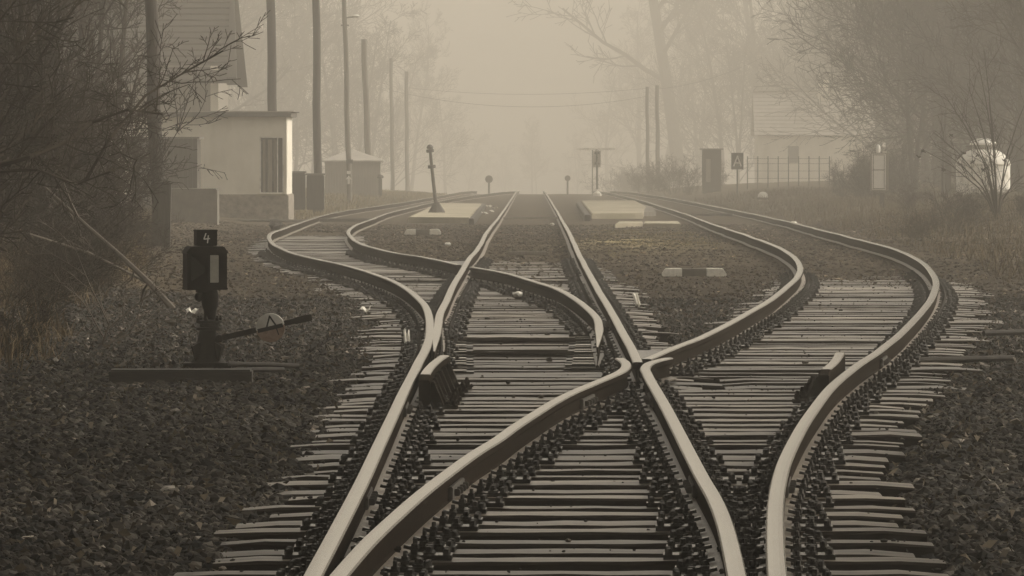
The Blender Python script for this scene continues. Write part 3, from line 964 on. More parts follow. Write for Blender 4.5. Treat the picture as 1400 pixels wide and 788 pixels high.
# ------------------------------------------------------------------ fouling markers, slabs, litter
def marker(x0, x1, y, h, label):
    d = dist(y, -.15)
    L = X(x1, d) - X(x0, d); xc = (X(x1, d) + X(x0, d)) / 2
    z0 = Z(y, d)
    root = thing('fouling_marker', label, 'track marker', (xc, d, z0), 0, 'striped concrete markers between tracks')
    ch = .045
    third = L * .31
    for s in (-1, 1):
        o = MB().prism([(s * L/2, 0), (s * (L/2 - third), 0), (s * (L/2 - third), h), (s * (L/2 - ch), h), (s * L/2, h * .35)], -.11, .11).build('white_end', M['chalk'], root, bevel=.006)
    MB().box((0, 0, h * .48), (L - 2 * third, .212, h * .94)).build('dark_middle', M['greyconcrete'], root, bevel=.004)


marker(905, 993, 378, .10, 'white ended concrete marker lying between straight and right tracks')
marker(553, 603, 321, .11, 'white ended concrete marker with dark middle left of the straight track')


def slab(name, poly, top, label, cat, m=None, sub=None):
    """flat slab whose top corners are given in photo points; extends down into the ground."""
    vs = []
    for px, py in poly:
        p = P(px, py, top); vs.append(p)
    n = len(vs)
    vb = [Vector((p.x, p.y, p.z - .32)) for p in vs]
    fs = [tuple(range(n)), tuple(range(2*n - 1, n - 1, -1))] + [(i, i + n, (i + 1) % n + n, (i + 1) % n) for i in range(n)]
    o = MB().add(vs + vb, fs).build(name, m or M['concrete'], None, bevel=.02)
    return tag(o, label, cat)


slab('concrete_slab', [(558, 297), (642, 297.5), (661, 278.5), (600, 277.5)], -.02, 'sandy concrete slab left of the straight track under the leaning post', 'slab')
slab('concrete_slab', [(809, 292), (879, 291.5), (884, 283), (868, 274), (795, 274.5)], -.01, 'large sandy concrete slab right of the straight track', 'slab')
slab('concrete_slab', [(880, 290), (897, 289.5), (893, 283), (875, 279)], -.03, 'small rounded slab end joining the large right slab', 'slab', M['greyconcrete'])
slab('concrete_slab', [(841, 306), (879, 305.5), (879, 302.5), (846, 302.5)], -.06, 'left one of two low boards in front of the large right slab', 'board')
slab('concrete_slab', [(880, 305.5), (931, 306), (928, 302.5), (881, 302.5)], -.06, 'right one of two low boards in front of the large right slab', 'board')
# ramps of earth at the slab flanks
for poly, lab in (([(641, 299), (648, 299), (664, 279), (660, 277.5)], 'dark edge stone along the right flank of the left slab'), ([(799, 294), (807.5, 294), (793, 275.5), (788, 277)], 'dark edge stone along the left flank of the large right slab')):
    slab('edge_stone', poly, -.0, lab, 'edge stone', M['oldwood'])


def rock(px, py, r, m, label, cat='stone', name='rock', sq=.6):
    p = P(px, py, -.13)
    bm = bmesh.new(); bmesh.ops.create_icosphere(bm, subdivisions=2, radius=r)
    rnd = random.Random(int(px * 7))
    for v in bm.verts:
        v.co *= 1 + rnd.uniform(-.25, .2); v.co.z *= sq
    me = bpy.data.meshes.new(name); bm.to_mesh(me); bm.free(); me.materials.append(m)
    o = bpy.data.objects.new(name, me); COL.objects.link(o); o.location = p + Vector((0, 0, r * sq * .6)); tag(o, label, cat)


rock(707, 405, .055, M['scrap'], 'white stone between the rails of the left switch')
rock(377, 312, .17, M['oldwood'], 'dark lump beside the tightest bend of the left siding', sq=.7)
rock(1010, 276, .22, M['chalk'], 'small white stone under the letter sign')
rock(755, 308, .06, M['scrap'], 'white scrap lying near the right rail of the middle track', 'litter')
rock(612, 336, .06, M['scrap'], 'white scrap behind the left siding rail', 'litter')
rock(1085, 308, .10, M['chalk'], 'pale stone beyond the outermost right rail')


def scrap(px, py, w, h, label, rz=.4):
    p = P(px, py, -.14)
    n = 6; vs = []; rnd = random.Random(int(px))
    for i in range(n + 1):
        for j in range(3):
            vs.append(Vector(((i / n - .5) * w, (j / 2 - .5) * h, .02 + rnd.uniform(0, .03) + .02 * math.sin(i * 1.3))))
    fs = [(i*3 + j, (i+1)*3 + j, (i+1)*3 + j + 1, i*3 + j + 1) for i in range(n) for j in range(2)]
    o = MB().add(vs, fs).build('paper_scrap', M['scrap'], None); o.location = p; o.rotation_euler = (.35, 0, rz)
    o.modifiers.new('thick', 'SOLIDIFY').thickness = .004
    tag(o, label, 'litter')


scrap(262, 430, .11, .07, 'crumpled white paper on the gravel left of the lantern neck', .3)
scrap(500, 428, .10, .06, 'pale torn paper on sleeper ends left of the switch', -.3)
scrap(556, 467, .05, .30, 'narrow white strip on sleepers left of the left rail', .05)
scrap(870, 414, .05, .35, 'curved white strip on sleepers right of the straight rail', .1)
for i, (px, py) in enumerate(((655, 287), (668, 283), (672, 290), (662, 293), (676, 285))):
    scrap(px, py, .22, .14, 'white paper scrap scattered between left slab and middle track', i * .7)
    bpy.context.scene.collection.objects[-1]
for o in [o for o in COL.objects if o.get('label') == 'white paper scrap scattered between left slab and middle track']:
    o['group'] = 'scattered scraps by the left slab'


# ------------------------------------------------------------------ posts on the slabs
def iron_post(bx, by, tx, ty, d, label, box=False, foot=M['oldwood'], fw=.25, fh=.30):
    b = Q(bx, by, d); t = Q(tx, ty, d)
    root = thing('iron_post', label, 'post', b)
    ax = t - b
    at = lambda u: ax * u
    MB().tube([at(.1), at(.97)], [.055, .045], 12).build('column', M['ironedge'], root, smooth=True)
    MB().lathe([(fw, -.12), (fw, .02), (fw * .62, fh * .6), (.08, fh), (.06, fh + .03)], (0, 0, 0), 8).build('foot', foot, root, smooth=False)
    for u in (.70, .94):
        c = at(u)
        rot = ax.to_track_quat('Z', 'Y').to_matrix()
        mb = MB().lathe([(.10, -.05), (.115, -.035), (.115, .035), (.10, .05)], (0, 0, 0), 12)
        mb.v = [tuple(rot @ Vector(p) + c) for p in mb.v]
        for s in (-1, 1):
            mb.box(c + rot @ Vector((s * .13, 0, 0)), (.10, .05, .06), rot)
        mb.build('collar', M['ironedge'], root)
    MB().lathe([(.09, 0), (.10, .05), (.06, .11), (.01, .13)], at(.97), 12).build('cap', M['ironedge'], root, smooth=True)
    if box:
        c = at(.80)
        mb = MB()
        for s in (-1, 1):
            mb.box(c + Vector((s * .17, 0, 0)), (.025, .22, .78))
        mb.box(c + Vector((0, .09, 0)), (.34, .02, .78)); mb.box(c + Vector((0, 0, .39)), (.40, .26, .03))
        mb.build('housing', M['cabinet'], root)
    return root


iron_post(597, 291, 587.5, 201, dist(291, -.02), 'leaning iron post with two collars and flared dark foot on the left slab')
iron_post(816.5, 265, 816, 206, 282, 'upright iron post with pale housing near its top beyond the right slab', True, M['chalk'], .2, .12)


# distant little discs and mast
def disc_sign(px, top, base, d, r, label):
    b = Q(px, base, d)
    root = thing('disc_signal', label, 'signal', b)
    h = Z(top, d) - b.z
    MB().tube([(0, 0, -.3), (0, 0, h - r)], .05, 8).build('post', M['palepole'], root)
    mb = MB(); mb.prism([(r * math.cos(a * math.pi / 12), h - r + r * math.sin(a * math.pi / 12)) for a in range(24)], -.05, -.01); mb.build('disc', M['palepole'], root)


disc_sign(668.5, 240, 263, 292, .19, 'small dim round signal left of the straight track in the fog')
disc_sign(776, 240, 263, 305, .15, 'small faint round signal right of the straight track in the fog')
b = Q(810, 266, 296)
root = thing('signal_mast', 'thin mast with a pale level crossbar fading into the fog', 'mast', b)
MB().tube([(0, 0, -.3), (0, 0, Z(204, 296) - b.z)], .03, 8).build('mast_pole', M['palepole'], root)
MB().box((.18, 0, Z(204, 296) - b.z), (1.9, .12, .10)).build('crossbar', M['white'], root, bevel=.01)


# ------------------------------------------------------------------ poles
def pole(px_t, py_t, px_b, py_b, d, r0, r1, label, foot=0, group=None, up=0.0, foot_r=None, m='polecol'):
    b = Q(px_b, py_b, d); t = Q(px_t, py_t, d)
    if up:
        t = t + (t - b).normalized() * up
    gz0 = base_z(b.x, d)
    root = thing('telegraph_pole', label, 'pole', (b.x, b.y, min(b.z, gz0)), 0, group)
    o0 = Vector((b.x, b.y, min(b.z, gz0)))
    rel = t - o0
    pts = [rel * (i / 8) + Vector((.02 * math.sin(i * 1.7), 0, 0)) for i in range(9)]
    pts[0] = Vector((0, 0, -.3))
    MB().tube(pts, [r0 + (r1 - r0) * i / 8 for i in range(9)], 10).build('shaft', M[m], root, smooth=True)
    if foot:
        fr = foot_r or r0 * 1.35
        mb = MB().box((.02, -r0 * .6, foot / 2 - .2), (fr * 2, fr * 1.4, foot + .4), Matrix.Rotation(.02, 3, 'Y'))
        mb.build('foot', M['darkplank'], root, bevel=.02)
    return root


pole(206, 0, 219, 338, dist(337, -.12), .125, .088, 'tall dark near pole at the edge of the left thicket', 1.05, None, 2.0, .15)
pole(370, 0, 376, 292, 176, .15, .12, 'dark pole rising behind the flat roofed hut', 0, None, 3.0)
pole(432.5, 0, 434.5, 286, 188, .135, .115, 'pole with a thick foot beside the two dark cabinets', 1.0, None, 2.5, .17)
lp = pole(471, 0, 478, 272, 232, .11, .085, 'lamp post with a white lamp arm and arrow plate before the pale shed', 0, None, 1.5, m='palepole')
lp.name = 'lamp_post'; lp['category'] = 'lamp post'
d = 232; o0 = lp.location
mb = MB(); mb.tube([Q(471.6, 25, d) - o0, Q(478, 24, d) - o0, Q(484, 23.5, d) - o0], .035, 6); mb.build('lamp_arm', M['ironedge'], lp, smooth=True)
mb = MB(); c = Q(487, 22.5, d) - o0
mb.lathe([(.02, .07), (.10, .05), (.15, 0), (.11, -.06), (.03, -.08)], c, 12); mb.build('lamp_head', M['white'], lp, smooth=True)
mb = MB(); mb.box(Q(471.8, 35, d) - o0, (.32, .06, .06)); mb.build('insulator_arm', M['ironedge'], lp)
mb = MB(); mb.box(Q(477, 236, d) - o0 + Vector((0, -.13, 0)), (.15, .02, .13)); mb.build('sign_plate', M['brightwhite'], lp)
c = Q(477, 246, d) - o0 + Vector((0, -.13, 0))
mb = MB(); mb.prism([(c.x - .05, c.z - .17), (c.x + .05, c.z - .17), (c.x + .05, c.z + .02), (c.x + .12, c.z + .02), (c.x, c.z + .17), (c.x - .12, c.z + .02), (c.x - .05, c.z + .02)], c.y - .012, c.y + .012); mb.build('arrow_plate', M['brightwhite'], lp)
mb = MB(); mb.box(Q(478, 221, d) - o0 + Vector((0, -.1, 0)), (.26, .16, .16)); mb.build('junction_box', M['ironedge'], lp)
pole(497.5, 54, 506, 272, 268, .16, .13, 'stout blunt pole just right of the lamp post', m='palepole')
pole(534.5, 80, 537, 262, 400, .14, .11, 'faint thin pole left of the farthest left pole')
pole(555.5, 98, 557, 262, 430, .16, .13, 'faintest pole on the left side, nearest the fog gap')
b = Q(520, 272, 262)
root = thing('short_post', 'short dark post standing on the verge right of the pale shed', 'post', b)
MB().box((0, 0, .42), (.16, .16, 1.0)).build('shaft', M['oldwood'], root, bevel=.02); MB().lathe([(.12, 0), (.16, .06), (.10, .14), (.03, .17)], (0, 0, .92), 10).build('cap', M['oldwood'], root)
tp = [pole(884.5, 119, 886, 262, 390, .13, .11, 'left one of two twin poles right of the track in fog'), pole(898, 117, 900, 262, 396, .15, .13, 'right one of two twin poles, topped with a small insulator')]
MB().lathe([(.05, 0), (.09, .04), (.09, .12), (.03, .16)], Q(900, 117, 396) - tp[1].location, 8).build('insulator', M['cabinet'], tp[1])
pole(1287.5, 152, 1291, 300, 172, .045, .04, 'left thin stake of a close pair before the white tank', .0)
pole(1292.5, 150, 1292, 300, 173, .05, .045, 'right thin stake of a close pair before the white tank', 2.0, None, 0, .14)


def cable(a, b, sag, label):
    pts = []
    for i in range(25):
        t = i / 24; p = a.lerp(b, t); p.z -= sag * 4 * t * (1 - t); pts.append(p)
    o = MB().tube(pts, .012, 5).build('overhead_cable', M['cable'], None, smooth=True); tag(o, label, 'cable')


cable(Q(556, 120, 430), Q(884.5, 121, 390), .45, 'highest overhead cable crossing the fog between the pole rows')
cable(Q(535, 124, 400), Q(884.5, 132, 390), .9, 'lower overhead cable crossing the fog between the pole rows')
cable(Q(899, 122, 396), Q(1040, 80, 380), .35, 'overhead cable running right from the twin poles')


# ------------------------------------------------------------------ buildings
def wallbox(c, s, mats, parent, name='wall', bevel=.01):
    return MB().box(c, s).build(name, mats, parent, bevel=bevel)


# flat roofed hut
HD = 160.0; hs = HD / F
hx0, hx1 = X(150, HD), X(392, HD); hb = Z(298, HD)
ht = Z(160, HD) - hb
hut = thing('signal_hut', 'white plastered flat roofed hut with one tall window and a rubble base', 'hut', ((hx0 + hx1) / 2, HD, hb))
cx_ = (hx0 + hx1) / 2; hw = hx1 - hx0
rel = lambda px, py: (X(px, HD) - cx_, Z(py, HD) - hb)
pl_t = rel(0, 266)[1]
MB().box((0, 2.0, pl_t / 2 - .2), (hw + .10, 4.1, pl_t + .4)).build('plinth', M['rubble'], hut, bevel=.03)
wx0, wz0 = rel(355, 265); wx1, wz1 = rel(388, 187)
mb = MB(); T = .28; y = T / 2; wl = -hw / 2; wr = hw / 2
mb.box(((wl + wx0) / 2, y, (pl_t + ht) / 2), (wx0 - wl, T, ht - pl_t)); mb.box(((wx1 + wr) / 2, y, (pl_t + ht) / 2), (wr - wx1, T, ht - pl_t))
mb.box(((wx0 + wx1) / 2, y, (wz1 + ht) / 2), (wx1 - wx0, T, ht - wz1)); 
if wz0 - pl_t > .02: mb.box(((wx0 + wx1) / 2, y, (wz0 + pl_t) / 2), (wx1 - wx0, T, wz0 - pl_t))
mb.box((wl + T / 2, 2.14, (pl_t + ht) / 2), (T, 3.72, ht - pl_t)); mb.box((wr - T / 2, 2.14, (pl_t + ht) / 2), (T, 3.72, ht - pl_t)); mb.box((0, 3.9, (pl_t + ht) / 2), (hw - .01, .2, ht - pl_t))
mb.build('wall', M['plaster'], hut)
mb = MB(); mb.prism([(wl - .35, ht + .0), (wr + .13, ht + .0), (wr + .13, ht + .13), (wl - .35, ht + .13)], -.22, 4.2); rf = mb.build('roof', M['felt'], hut, bevel=.015)
MB().box((0, 2, ht + .145), (hw + .40, 4.3, .03)).build('roof_edge', M['palefelt'], rf)
MB().box((wr + .2, -.1, ht + .12), (.30, .03, .03)).build('gutter_end', M['ironedge'], rf)
win = MB()
fw_ = .035
win.box((wx0 + fw_ / 2, .05, (wz0 + wz1) / 2), (fw_, .08, wz1 - wz0)); win.box((wx1 - fw_ / 2, .05, (wz0 + wz1) / 2), (fw_, .08, wz1 - wz0))
win.box(((wx0 + wx1) / 2, .05, wz1 - fw_ / 2), (wx1 - wx0 - .07, .08, fw_)); win.box(((wx0 + wx1) / 2, .05, wz0 + fw_ / 2), (wx1 - wx0 - .07, .08, fw_)); win.box((wx1 - .17, .05, (wz0 + wz1) / 2), (.03, .06, wz1 - wz0 - .07))
wf = win.build('window', M['white'], hut)
MB().box(((wx0 + wx1) / 2, .10, (wz0 + wz1) / 2), (wx1 - wx0 - .01, .01, wz1 - wz0 - .01)).build('pane', M['pane'], wf)
for (c0, w_) in ((wx0 + .12, .07), (wx0 + .28, .12), (wx0 + .42, .08)):
    mb = MB(); n = 9
    vs = [(c0 - w_ / 2 + w_ * i / n, .085 + .010 * (i % 2), z) for z in (wz0 + .05, wz1 - .08) for i in range(n + 1)]
    mb.add(vs, [(i, i + 1, n + 2 + i, n + 1 + i) for i in range(n)]); mb.build('curtain', M['curtain'], wf)
MB().box(((wx0 + wx1) / 2, -.05, wz0 - .03), (wx1 - wx0 + .1, .16, .05)).build('sill', M['concrete'], wf, bevel=.008)

# dark lean-to shed and low block left of the hut
d = 155
b0, b1 = X(180, d), X(270, d); z0 = Z(300, d); z1 = Z(190, d)
sh = thing('lean_to_shed', 'dark wooden lean-to shed against the left part of the white hut', 'shed', ((b0 + b1) / 2, d, z0))
mb = MB(); n = 14; w_ = b1 - b0
for i in range(n):
    mb.box((-w_ / 2 + w_ * (i + .5) / n, .02 * (i % 2), (z1 - z0) / 2), (w_ / n - .012, .05, z1 - z0))
mb.build('plank_wall', M['darkplank'], sh)
MB().box((0, 1.0, (z1 - z0) / 2), (w_ - .03, 1.9, z1 - z0 - .02)).build('shed_body', M['darkplank'], sh)
MB().prism([(-w_ / 2 - .08, z1 - z0), (w_ / 2 + .06, z1 - z0), (w_ / 2 + .06, z1 - z0 + .05), (-w_ / 2 - .08, z1 - z0 + .05)], -.12, 2.0).build('roof', M['felt'], sh)
d = 140
b0, b1 = X(228, d), X(297, d)
o = MB().box((0, .5, 0), (b1 - b0, 1.0, Z(258, d) - Z(312, d))).build('concrete_block', M['greyconcrete'], None, bevel=.03, loc=((b0 + b1) / 2, d, (Z(258, d) + Z(312, d)) / 2)); tag(o, 'low grey concrete bunker in front of the lean-to shed', 'bunker')

# two dark cabinets beside the pole
for (a, b, t, lab) in ((394, 417, 237, 'left one of two dark cabinets between hut and pole'), (419, 443, 240, 'right one of two dark cabinets, behind the pole foot')):
    d = 182
    x0, x1 = X(a, d), X(b, d); z0, z1 = Z(287, d), Z(t, d)
    root = thing('relay_cabinet', lab, 'cabinet', ((x0 + x1) / 2, d, z0))
    MB().box((0, .3, (z1 - z0) / 2), (x1 - x0, .6, z1 - z0)).build('body', M['oldwood'], root, bevel=.02)
    MB().box((0, .3, z1 - z0 + .03), (x1 - x0 + .06, .7, .06)).build('lid', M['felt'], root, bevel=.01)
    MB().box((0, -.012, (z1 - z0) / 2), (x1 - x0 - .1, .02, z1 - z0 - .16)).build('door', M['darkplank'], root, bevel=.004)

# tiled house behind the hut
d = 200.0
hb_ = Z(292, d)
hx1 = X(299, d); hx0 = X(20, d); W_ = hx1 - hx0
house = thing('tiled_house', 'tall white house with a steep tiled roof behind the left trees', 'house', ((hx0 + hx1) / 2, d, hb_))
ez = Z(98, d) - hb_
MB().box((0, 3.5, ez / 2 + .1), (W_, 7.0, ez + .2)).build('wall', M['plank'], house, bevel=.01)  # grey colour stands for shade on the white wall
MB().box((W_ / 2 - .14, -.02, ez / 2 + .1), (.27, .1, ez + .18)).build('lit_wall_strip', M['plaster'], house, bevel=.01)  # pale strip painted as the lit end of the same wall
house.rotation_euler.z = 0
rise = 4.6
mb = MB()
rows = 22; ov = .38
rx0, rx1 = -W_ / 2 - .5, W_ / 2 + .30
for side in (0, 1):
    for i in range(rows):
        t0, t1 = i / rows, (i + 1) / rows
        y0 = -ov + (3.5 + ov) * t0; y1 = -ov + (3.5 + ov) * t1 + .04
        za, zb = ez - .35 + (rise) * t0, ez - .35 + rise * t1
        if side: y0, y1 = 7 - y0, 7 - y1
        mb.add([(rx0, y0, za + .07), (rx1, y0, za + .07), (rx1, y1, zb + .045), (rx0, y1, zb + .045), (rx0, y0, za), (rx1, y0, za), (rx1, y1, zb - .02), (rx0, y1, zb - .02)],
               [(0, 1, 2, 3), (4, 7, 6, 5), (0, 4, 5, 1), (1, 5, 6, 2), (2, 6, 7, 3), (3, 7, 4, 0)])
rf = mb.build('roof', M['tile'], house)
mb = MB()
for y0, y1 in ((-ov - .04, 3.5), (7 + ov + .04, 3.5)):
    mb.add([(rx1, y0, ez - .47), (rx1 + .36, y0, ez - .47), (rx1 + .03, y1, ez - .47 + rise), (rx1, y1, ez - .47 + rise), (rx1, y0, ez - .20), (rx1 + .33, y0, ez - .20), (rx1 + .02, y1, ez - .20 + rise), (rx1, y1, ez - .20 + rise)],
           [(0, 1, 2, 3), (4, 7, 6, 5), (0, 4, 5, 1), (1, 5, 6, 2), (2, 6, 7, 3), (3, 7, 4, 0)])
mb.build('verge_board', M['darkplank'], rf)
mb = MB(); mb.add([(W_ / 2, 0, ez), (W_ / 2, 7, ez), (W_ / 2, 3.5, ez + rise - .55), (W_ / 2 - .3, 0, ez), (W_ / 2 - .3, 7, ez), (W_ / 2 - .3, 3.5, ez + rise - .55)], [(0, 1, 2), (3, 5, 4), (0, 3, 4, 1), (1, 4, 5, 2), (2, 5, 3, 0)]); mb.build('gable', M['plaster'], house)
MB().box((0, -ov - .06, ez - .36), (rx1 - rx0, .12, .10)).build('gutter', M['ironedge'], rf)

# pale plank shed with low pitched roof
d = 262.0
x0, x1 = X(444, d), X(520, d); z0 = Z(276, d); we = Z(219, d) - z0; wt = Z(205, d) - z0; w_ = x1 - x0
ps = thing('plank_shed', 'small pale plank shed with a low pointed roof beyond the lamp post', 'shed', ((x0 + x1) / 2, d, z0))
mb = MB(); n = 20
for i in range(n):
    mb.box((-w_ / 2 + w_ * (i + .5) / n, .02 * (i % 2), we / 2), (w_ / n - .015, .06, we))
mb.build('plank_wall', M['plank'], ps)
MB().box((0, 1.3, we / 2), (w_ - .06, 2.4, we - .02)).build('shed_body', M['plank'], ps)
mb = MB(); mb.add([(-w_ / 2 - .15, -.2, we - .02), (w_ / 2 + .15, -.2, we - .02), (w_ / 2 + .15, 2.8, we - .02), (-w_ / 2 - .15, 2.8, we - .02), (-.05, 1.2, wt + .03), (-w_ / 2 - .15, -.2, we - .09), (w_ / 2 + .15, -.2, we - .09), (w_ / 2 + .15, 2.8, we - .09), (-w_ / 2 - .15, 2.8, we - .09)],
                  [(0, 1, 4), (1, 2, 4), (2, 3, 4), (3, 0, 4), (0, 5, 6, 1), (1, 6, 7, 2), (2, 7, 8, 3), (3, 8, 5, 0), (5, 8, 7, 6)]); mb.build('roof', M['palefelt'], ps)

# right hand white house in the fog
d = 410.0
x0, x1 = X(1036, d), X(1190, d); z0 = Z(262, d); W2 = x1 - x0; ez = Z(182, d) - z0
h2 = thing('white_house', 'low white house with a pale tiled roof and chimney in the fog on the right', 'house', ((x0 + x1) / 2, d, z0))
c_ = (x0 + x1) / 2
wa, wb = X(1077, d) - c_, X(1092, d) - c_; za, zb = Z(223, d) - z0, Z(200, d) - z0
mb = MB(); T = .3
mb.box(((-W2/2 + wa) / 2, T/2, ez/2), (wa + W2/2, T, ez)); mb.box(((wb + W2/2) / 2, T/2, ez/2), (W2/2 - wb, T, ez))
mb.box(((wa + wb)/2, T/2, za/2), (wb - wa, T, za)); mb.box(((wa + wb)/2, T/2, (zb + ez)/2), (wb - wa, T, ez - zb))
mb.box((-W2/2 + T/2, 3, ez/2), (T, 5.4, ez)); mb.box((W2/2 - T/2, 3, ez/2), (T, 5.4, ez)); mb.box((0, 5.6, ez/2), (W2 - .01, .2, ez))
mb.build('wall', M['plaster'], h2)
w2_ = MB()
w2_.box((wa + .03, .1, (za + zb)/2), (.06, .1, zb - za)); w2_.box((wb - .03, .1, (za + zb)/2), (.06, .1, zb - za)); w2_.box(((wa + wb)/2, .1, zb - .03), (wb - wa - .12, .1, .06)); w2_.box(((wa + wb)/2, .1, za + .03), (wb - wa - .12, .1, .06)); w2_.box(((wa + wb)/2, .1, (za+zb)/2), (.04, .08, zb - za - .12))
w2 = w2_.build('window', M['darkplank'], h2); MB().box(((wa + wb)/2, .16, (za + zb)/2), (wb - wa - .01, .01, zb - za - .01)).build('pane', M['pane'], w2)
rise = Z(128, d) - z0 - ez + .4
mb = MB()
for side in (0, 1):
    for i in range(12):
        t0, t1 = i / 12, (i + 1) / 12
        y0 = -.35 + 3.35 * t0; y1 = -.35 + 3.35 * t1 + .04
        zc, zd = ez - .2 + rise * t0, ez - .2 + rise * t1
        if side: y0, y1 = 5.8 - y0, 5.8 - y1
        a, b = -W2/2 - .25, W2/2 + .25
        mb.add([(a, y0, zc + .065), (b, y0, zc + .065), (b, y1, zd + .055), (a, y1, zd + .055), (a, y0, zc), (b, y0, zc), (b, y1, zd - .02), (a, y1, zd - .02)],
               [(0, 1, 2, 3), (4, 7, 6, 5), (0, 4, 5, 1), (1, 5, 6, 2), (2, 6, 7, 3), (3, 7, 4, 0)])
rf = mb.build('roof', M['palefelt'], h2)
MB().box((X(1128, d) - c_, 2.6, Z(128, d) - z0), (.8, .8, 1.9)).build('chimney', M['plaster'], rf, bevel=.02)
MB().box((X(1113, d) - c_, .9, Z(147, d) - z0), (.55, .6, .36)).build('skylight', M['brightwhite'], rf, bevel=.01)
mb = MB()
for s in (-1, 1):
    mb.add([(s * W2/2, 0, ez), (s * W2/2, 5.6, ez), (s * W2/2, 2.9, ez + rise - .3), (s * (W2/2 - .3), 0, ez), (s * (W2/2 - .3), 5.6, ez), (s * (W2/2 - .3), 2.9, ez + rise - .3)], [(0, 1, 2), (3, 5, 4), (0, 3, 4, 1), (1, 4, 5, 2), (2, 5, 3, 0)])
mb.build('gable', M['plaster'], h2)

# wire fence before it
root = thing('garden_fence', 'thin wire fence with slim posts before the white house', 'fence', (0, 270, 0))
for i, px in enumerate(range(1022, 1140, 14)):
    b = Q(px, 262, 270); MB().tube([(b.x, 0, b.z - .3), (b.x, 0, Z(214, 270))], .025, 6).build('fence_post', M['oldwood'], root)
mb = MB()
for yy in (217, 224, 234, 244): mb.tube([(X(1022, 270), 0, Z(yy, 270)), (X(1134, 270), 0, Z(yy, 270))], .009, 5)
mb.build('wire', M['oldwood'], root)
# little dark shed
d = 272.0
x0, x1 = X(961, d), X(986, d); z0 = Z(268, d); h_ = Z(205, d) - z0; w_ = x1 - x0
ds_ = thing('dark_shed', 'narrow dark shed half hidden by brush left of the letter sign', 'shed', ((x0 + x1) / 2, d, z0))
MB().box((0, .7, h_ / 2), (w_, 1.4, h_)).build('wall', M['darkplank'], ds_, bevel=.01); MB().box((0, .7, h_ + .03), (w_ + .2, 1.7, .06)).build('roof', M['felt'], ds_); MB().box((-.18, -.012, h_ * .55), (.22, .02, h_ * .5)).build('door', M['plank'], ds_)

# letter sign
d = 240.0
b = Q(1008, 282, d)
sg = thing('letter_sign', 'dark square signboard with a pale letter A on a thin post', 'sign', b)
MB().tube([(0, 0, -.3), (0, 0, Z(232, d) - b.z)], .03, 8).build('post', M['ironedge'], sg)
zc = Z(220.5, d) - b.z; hh = .36
bd = MB().box((0, -.03, zc), (.50, .03, .68)).build('board', M['iron'], sg, bevel=.004)
mb = MB(); mb_z = zc
stroke(mb, (-.15, zc - .2), (0, zc + .2), .06, -.048); stroke(mb, (.15, zc - .2), (0, zc + .2), .06, -.0495); stroke(mb, (-.09, zc - .07), (.09, zc - .07), .055, -.051)
mb.build('painted_letter', M['brightwhite'], bd)
# milestone
d = 222.0
b = Q(1043, 284, d)
ms = thing('boundary_stone', 'pale round topped stone post beyond the right track', 'stone post', b)
MB().lathe([(.20, -.15), (.20, .40), (.18, .50), (.12, .57), (.02, .60)], (0, 0, 0), 14).build('stone_body', M['white'], ms, smooth=True)
MB().lathe([(.205, .30), (.205, .38)], (0, 0, 0), 14).build('band', M['ironedge'], ms)

# box cabinet on a post
d = 162.0
b = Q(1203, 300, d); zb_ = base_z(b.x, d)
cb = thing('post_cabinet', 'narrow pale trackside cabinet on a post with a white knob on top', 'cabinet', (b.x, d, min(b.z, zb_)))
o0 = cb.location; r_ = lambda px, py: (X(px, d) - o0.x, Z(py, d) - o0.z)
MB().box((r_(1206, 0)[0], .1, r_(0, 270)[1] * .5 - .1), (.13, .12, r_(0, 258)[1] + .2)).build('post', M['oldwood'], cb)
x0, z1 = r_(1191, 209); x1, z0 = r_(1212, 261)
MB().box(((x0 + x1) / 2 + .02, .05, (z0 + z1) / 2), (x1 - x0 + .07, .26, z1 - z0)).build('case', M['plank'], cb, bevel=.01)
dr = MB().box(((x0 + x1) / 2 - .01, -.09, (z0 + z1) / 2), (x1 - x0 - .04, .02, z1 - z0 - .06)).build('door', M['brightwhite'], cb, bevel=.004)
mb = MB()
for zz_ in (z0 + .06, (z0 + z1) / 2 + .05, z1 - .06): mb.box(((x0 + x1) / 2 - .01, -.104, zz_), (x1 - x0 - .08, .012, .022))
for xx in (x0 + .05, x1 - .07): mb.box((xx, -.106, (z0 + z1) / 2), (.018, .012, z1 - z0 - .1))
mb.build('door_trim', M['plank'], dr)
MB().lathe([(.05, 0), (.06, .03), (.06, .16), (.045, .21), (.01, .23)], ((x0 + x1) / 2 - .02, .03, z1), 12).build('knob', M['brightwhite'], cb, smooth=True)
MB().box((x1 - .05, .04, z1 + .02), (.12, .12, .04)).build('vent_cap', M['cabinet'], cb)

# white domed tank
d = 186.0
b = Q(1344, 285, d); zb_ = base_z(b.x, d)
tk = thing('domed_tank', 'white domed tank with a narrow lidded neck behind weeds on the right', 'tank', (b.x, d, min(zb_, b.z) - .1))
oz = tk.location.z; r_ = lambda py: Z(py, d) - oz
Rr = (X(1381, d) - X(1307, d)) / 2
MB().lathe([(Rr, 0), (Rr, r_(226)), (Rr * .97, r_(220)), (Rr * .80, r_(212)), (Rr * .60, r_(207)), (Rr * .40, r_(204.5))], (0, 0, 0), 32).build('tank_body', M['white'], tk, smooth=True)
mb = MB().lathe([(Rr * 1.01, r_(227)), (Rr * 1.025, r_(226)), (Rr * 1.025, r_(224)), (Rr * 1.0, r_(223))], (0, 0, 0), 32); mb.build('band', M['cabinet'], tk, smooth=True)
MB().lathe([(Rr * .42, r_(206)), (Rr * .42, r_(199)), (Rr * .40, r_(197))], (0, 0, 0), 24).build('neck', M['plank'], tk, smooth=True)
